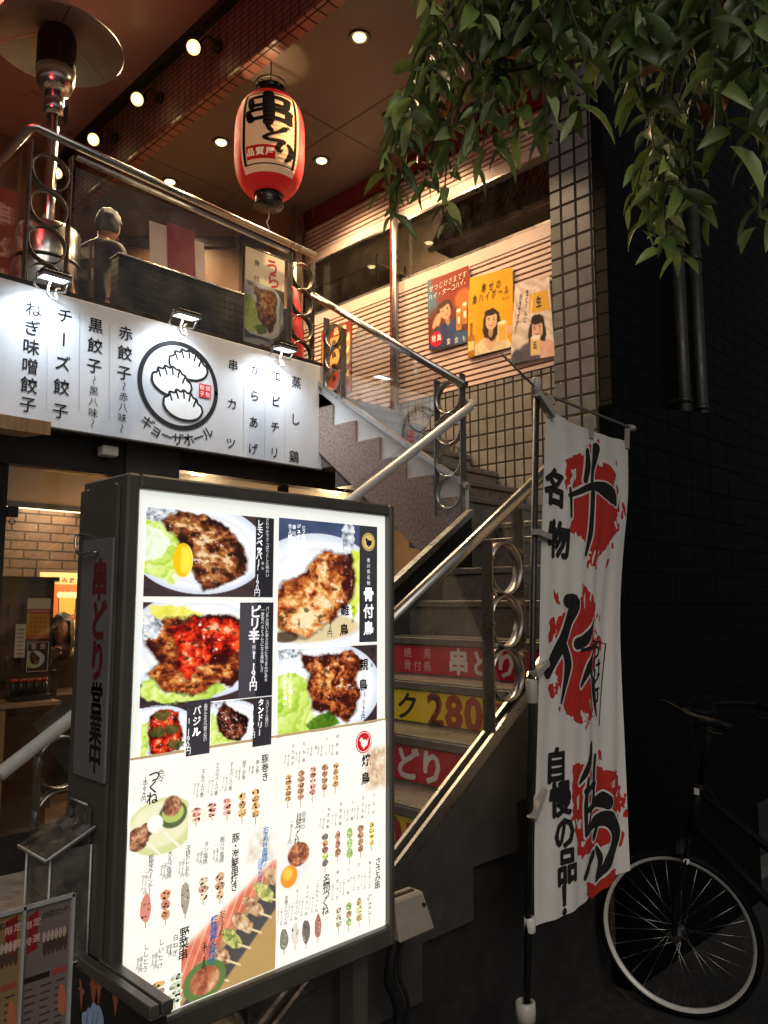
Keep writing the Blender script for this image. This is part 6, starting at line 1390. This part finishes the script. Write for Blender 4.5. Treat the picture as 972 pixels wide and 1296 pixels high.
# ---------------------------------------------------------------- bicycle parked nose to the wall
BK = thing('bicycle', 'bicycle with pale rims in the dark, front wheel turned to the camera beside the flag', 'bicycle', (3.18,1.2,0))
wc = Vector((3.15,1.51,.312)); wd = Vector((-.26,1,0)).normalized(); ax = Vector((1,.26,0)).normalized()     # front wheel is steered a little
bd = Vector((.05,-1,0)).normalized(); wr = wc+bd*1.05
m_bike = M('black_enamel', (.004,.004,.005), .6, 0, .2, 12, 0, .1, None, .12)
def wheel(c, axle):
    axle = Vector(axle)
    ty = MB(); x = axle.orthogonal().normalized(); y = axle.cross(x)
    rt = [[c+(x*math.cos(2*PI*k/64)+y*math.sin(2*PI*k/64))*(.296+.015*math.cos(2*PI*j/10))+axle*.015*math.sin(2*PI*j/10) for j in range(10)] for k in range(65)]
    w_ = MB(); w_.rings(rt, True, False); tyre = None
    whl = w_.build('wheel', m_bike, BK)
    rm = MB(); rm.lathe([(.292,-.012),(.292,.012),(.276,.010),(.273,0),(.276,-.010),(.292,-.012)], c, axle, 64, False); rm.build('rim', M('white_rim', (.62,.60,.56), .35, .15, .08, 12), whl)
    sp = MB()
    for k in range(28):
        a1 = 2*PI*k/28; a0 = a1+(.9 if k % 4 < 2 else -.9); s_ = .025 if k % 2 else -.025
        sp.tube([c+axle*s_+(x*math.cos(a0)+y*math.sin(a0))*.022, c+(x*math.cos(a1)+y*math.sin(a1))*.268], .0011, 5)
    sp.build('spokes', m_chrome, whl)
    hb = MB(); hb.lathe([(.008,-.06),(.008,-.04),(.026,-.032),(.014,-.02),(.014,.02),(.026,.032),(.008,.04),(.008,.06)], c, axle, 16); hb.build('hub', m_chrome, whl)
    return whl
wheel(wc, ax); wheel(wr, Vector((1,.05,0)).normalized())
hd = Vector((.0,-.22,.97)).normalized(); crown = wc+Vector((0,-.07,.375)); headt = crown+hd*.22; stem = crown+hd*.50
b = MB()
for s_ in (-1, 1): b.tube(spline([wc+ax*s_*.05, wc+ax*s_*.05+Vector((0,-.005,.12)), wc+ax*s_*.046+Vector((0,-.05,.27)), crown+ax*s_*.03]), [.008]*6+[.012]*(20-6) if False else .011, 10)
b.tube([crown-ax*.035, crown+ax*.035], .014, 10); b.build('fork', m_bike, BK)
b = MB(); b.tube([crown, headt], .019, 14); seat_t = wr+Vector((0,.30,.48)); bb = wr+Vector((0,.44,-.04))
b.tube([headt-hd*.03, bb+Vector((0,0,.25))], .016, 12); b.tube([crown+hd*.06, bb], .018, 12); b.tube([bb, seat_t], .016, 12)
for s_ in (-.06,.06): b.tube([bb+Vector((s_*.5,0,0)), wr+Vector((s_,0,0))], .009, 8); b.tube([seat_t+Vector((s_*.3,.0,-.05)), wr+Vector((s_,0,0))], .008, 8)
b.build('frame', m_bike, BK)
b = MB(); b.tube([headt, stem], .012, 12); b.tube(spline([stem+Vector((-.28,-.16,.0)), stem+Vector((-.26,-.04,.02)), stem+Vector((-.13,.05,.02)), stem, stem+Vector((.13,.05,.02)), stem+Vector((.26,-.04,.02)), stem+Vector((.28,-.16,.0))]), .011, 10); b.build('handlebar', m_bike, BK)
for s_ in (-1, 1): MB().tube([stem+Vector((.275*s_,-.07,.013)), stem+Vector((.282*s_,-.19,-.005))], .016, 10).build('grip', m_bike, BK)
for s_ in (-1, 1): MB().tube(spline([stem+Vector((.26*s_,-.03,.0)), stem+Vector((.25*s_,-.08,-.03)), stem+Vector((.27*s_,-.15,-.035))]), .005, 6).build('brake_lever', m_bike, BK)
b = MB(); b.tube(spline([stem+Vector((-.24,-.02,.02)), stem+Vector((-.12,.16,.04)), stem+Vector((-.02,.14,-.2)), crown+Vector((-.01,.05,.02))]), .003, 6); b.tube(spline([stem+Vector((.24,-.02,.02)), stem+Vector((.12,.14,.03)), stem+Vector((.02,.06,-.25)), headt+Vector((.02,-.1,-.1))]), .003, 6); b.build('cable', m_bike, BK)
b = MB(); b.obox(crown+Vector((-.02,.03,-.035)), (.03,0,0), (0,.008,0), (0,0,.025)); b.tube([crown+Vector((-.035,.03,-.02)), crown+Vector((-.03,.02,-.09))], .006, 6); b.tube([crown+Vector((.035,.03,-.02)), crown+Vector((.03,.02,-.09))], .006, 6); b.build('brake', m_chrome, BK)
MB().lathe([(.008,-.012),(.013,.0),(.011,.006)], crown+Vector((-.045,.0,-.08)), (-1,-.3,0), 14).build('reflector', m_white, BK)
MB().obox(headt-hd*.03+Vector((-.02,0,0)), (.002,0,0), (0,.009,0), (0,0,.012)).build('head_badge', m_white, BK)
b = MB(); b.tube([seat_t, seat_t+Vector((0,-.03,.14))], .013, 10); b.build('seat_post', m_steel, BK)
b = MB(); c = seat_t+Vector((0,-.03,.16)); b.hexa([c+Vector(q) for q in ((-.02,.16,-.01),(.02,.16,-.01),(.08,-.11,-.01),(-.08,-.11,-.01),(-.02,.16,.02),(.02,.16,.02),(.08,-.11,.045),(-.08,-.11,.045))]); b.build('saddle', m_bike, BK, bevel=.012)
b = MB(); b.lathe([(.085,-.004),(.09,0),(.085,.004)], bb+Vector((-.05,0,0)), (1,0,0), 28); b.bar(bb+Vector((-.07,0,0)), bb+Vector((-.07,.05,-.165)), .012, .022, (1,0,0)); b.bar(bb+Vector((.07,0,0)), bb+Vector((.07,-.05,.165)), .012, .022, (1,0,0)); b.build('crank', m_steel, BK)
MB().box(bb.x-.15,bb.x-.08,bb.y+.01,bb.y+.09,bb.z-.178,bb.z-.158).build('pedal', m_black, BK); MB().box(bb.x+.08,bb.x+.15,bb.y-.09,bb.y-.01,bb.z+.158,bb.z+.178).build('pedal', m_black, BK)
b = MB(); b.tube([wr+Vector((-.07,0,0)), wr+Vector((-.12,.08,-.328))], .008, 8); b.build('kickstand', m_steel, BK)

# ---------------------------------------------------------------- street tree overhanging the top right
TR = thing('tree', 'dark evergreen street tree with drooping glossy leaves overhanging the top right', 'tree', (4.1,-.55,0))
m_bark = M('bark', (.09,.07,.05), .85, 0, .4, 18, .6)
b = MB(); b.tube(spline([(4.1,-.55,0),(4.08,-.52,.9),(4.02,-.45,2.0),(3.85,-.25,3.2),(3.6,.0,4.4),(3.4,.2,5.4)]), [.14-.0026*k for k in range(31)], 12); b.build('trunk', m_bark, TR)
rn = random.Random(11)
tips = [  # hanging twig: start pixel, end pixel, distance
 ((540,60),(484,240),2.85),((550,90),(492,200),2.7),((530,120),(500,275),2.8),((560,-40),(505,235),2.75),((575,-30),(530,215),2.9),((590,0),(560,282),2.8),((560,30),(520,150),2.6),((600,20),(590,200),2.65),((625,-20),(610,190),2.5),((640,30),(655,175),2.55),((660,0),(690,160),2.5),((680,-30),(735,140),2.45),((690,20),(700,100),2.6),
 ((545,-30),(552,90),2.5),((585,-40),(570,60),2.7),((720,-30),(745,70),2.4),((760,-40),(775,60),2.5),((800,-30),(810,110),2.45),((830,-20),(830,190),2.5),((850,60),(800,255),2.6),((855,120),(845,318),2.55),((870,140),(890,270),2.6),((830,150),(860,330),2.65),
 ((880,-30),(900,110),2.3),((900,0),(925,180),2.4),((930,-40),(960,90),2.3),((960,-20),(975,130),2.4),((985,60),(962,285),2.45),((995,100),(980,240),2.5),((640,-60),(640,60),2.6),((700,-60),(715,40),2.5),((780,-60),(790,30),2.6),((860,-60),(870,50),2.4),((530,90),(498,200),2.9),((555,120),(535,240),2.85),((640,90),(600,150),2.6),((845,200),(820,290),2.6),((840,190),(870,250),2.5),((950,-50),(940,40),2.5),((600,-50),(610,40),2.5),((670,-50),(665,60),2.6),((740,-50),(755,40),2.55),((820,-50),(850,60),2.5),((620,60),(570,170),2.7),((900,30),(880,130),2.5)]
limb = MB(); twig = MB(); LV, LF_, LCc = [], [], []
heads = [Vector((3.55,.05,4.55)), Vector((3.75,-.15,3.9)), Vector((3.45,.15,5.1))]
hubs = []
for hx, (px, py, d_) in enumerate(((560,-120,2.9),(660,-130,2.7),(760,-120,2.6),(850,-70,2.5),(960,-90,2.4),(860,60,2.65))):
    h = atD(px, py, d_); hubs.append(h); s_ = heads[hx % 3]; m_ = (s_+h)/2+Vector((0,0,.25)); pts = spline([s_, m_, h]); limb.tube(pts, [.045-.030*k/(len(pts)-1) for k in range(len(pts))], 9)
greens = ['5c7038','687c3e','4a6030','7a8a58','8c9a6c','5e6e36','76884a']
def leaf(p, d, L, wd, roll, col):
    d = d.normalized(); sd = d.cross(Vector((0,0,1))); sd = sd.normalized() if sd.length > .01 else Vector((1,0,0)); sd = Matrix.Rotation(roll, 3, d) @ sd; up = sd.cross(d); o = len(LV)
    for k, (t_, w_) in enumerate(((0,.06),(.14,.55),(.34,.95),(.56,1),(.77,.72),(.91,.34),(1,.03))):
        c = p + d*L*t_ - Vector((0,0,1))*L*.26*t_*t_ + up*L*.10*math.sin(t_*PI); fold = up*wd*.22*w_
        LV.extend([c-sd*wd*w_*.5+fold, c, c+sd*wd*w_*.5+fold])
    for k in range(6):
        for j in (0, 1): LF_.append((o+3*k+j, o+3*k+j+1, o+3*k+4+j, o+3*k+3+j)); LCc.append([col]*4)
for (a0, a1, d_) in tips:
    s_ = atD(a0[0], a0[1], d_+rn.uniform(-.05,.12)); e = atD(a1[0], a1[1], d_); h = min(hubs, key=lambda q: (q-s_).length)
    m_ = (s_+e)/2 + Vector((rn.uniform(-.05,.05),rn.uniform(-.05,.05),.03)); pts = spline([h, s_, m_, e]); twig.tube(pts, [.008-.006*k/(len(pts)-1) for k in range(len(pts))], 6)
    n_ = int(8+(e-s_).length*25)
    for k in range(n_):
        t_ = .28+.72*(k/(n_-1)) if n_ > 1 else .5; f = t_*(len(pts)-1); i = min(int(f), len(pts)-2); c = pts[i].lerp(pts[i+1], f-i)
        an = k*2.4+rn.uniform(-.5,.5); dr = Vector((math.cos(an), math.sin(an), rn.uniform(-1.5,-.25))); L = rn.uniform(.08,.155)*(1 if a1[1] < 200 else .78)
        base = lin(rn.choice(greens)); g = rn.uniform(.4,1.4); col = tuple(v_*g for v_ in base)
        if rn.random() < .03: col = lin('7a4a24')
        leaf(c+Vector((rn.uniform(-.02,.02),rn.uniform(-.02,.02),0)), dr, L, L*rn.uniform(.27,.42), rn.uniform(-1.5,1.5), col)
# a denser mass of leaves where the limbs meet the top of the picture
for k in range(110):
    px, py = rn.uniform(548,985), rn.uniform(-110,75)*(1 if rn.random() < .7 else .5)
    c = atD(px, py, rn.uniform(2.35,3.0)); an = rn.uniform(0,6.28); L = rn.uniform(.09,.17); base = lin(rn.choice(greens)); g = rn.uniform(.6,1.1)
    leaf(c, Vector((math.cos(an),math.sin(an),rn.uniform(-1.4,-.2))), L, L*rn.uniform(.26,.40), rn.uniform(-1.5,1.5), tuple(v_*g for v_ in base))
limb.build('limb', m_bark, TR); twig.build('twigs', m_bark, TR)
me = bpy.data.meshes.new('crown'); me.from_pydata([tuple(v_) for v_ in LV], [], LF_); at_ = me.color_attributes.new('Col','FLOAT_COLOR','CORNER'); at_.data.foreach_set('color', np.array([(*c, 1) for f in LCc for c in f], np.float32).ravel()); me.polygons.foreach_set('use_smooth', [True]*len(me.polygons))
m_leaf = printed('leaf', 0, .34, 0, 1.25); t_ = m_leaf.node_tree; tl = N(t_, 'ShaderNodeBsdfTranslucent'); mxs = N(t_, 'ShaderNodeMixShader'); mxs.inputs[0].default_value = .28; pb_ = t_.nodes['Principled BSDF']; t_.links.new(pb_.inputs['Base Color'].links[0].from_socket, tl.inputs[0]); t_.links.new(pb_.outputs[0], mxs.inputs[1]); t_.links.new(tl.outputs[0], mxs.inputs[2]); t_.links.new(mxs.outputs[0], t_.nodes['Material Output'].inputs[0]); link_mesh('crown', me, m_leaf, TR)
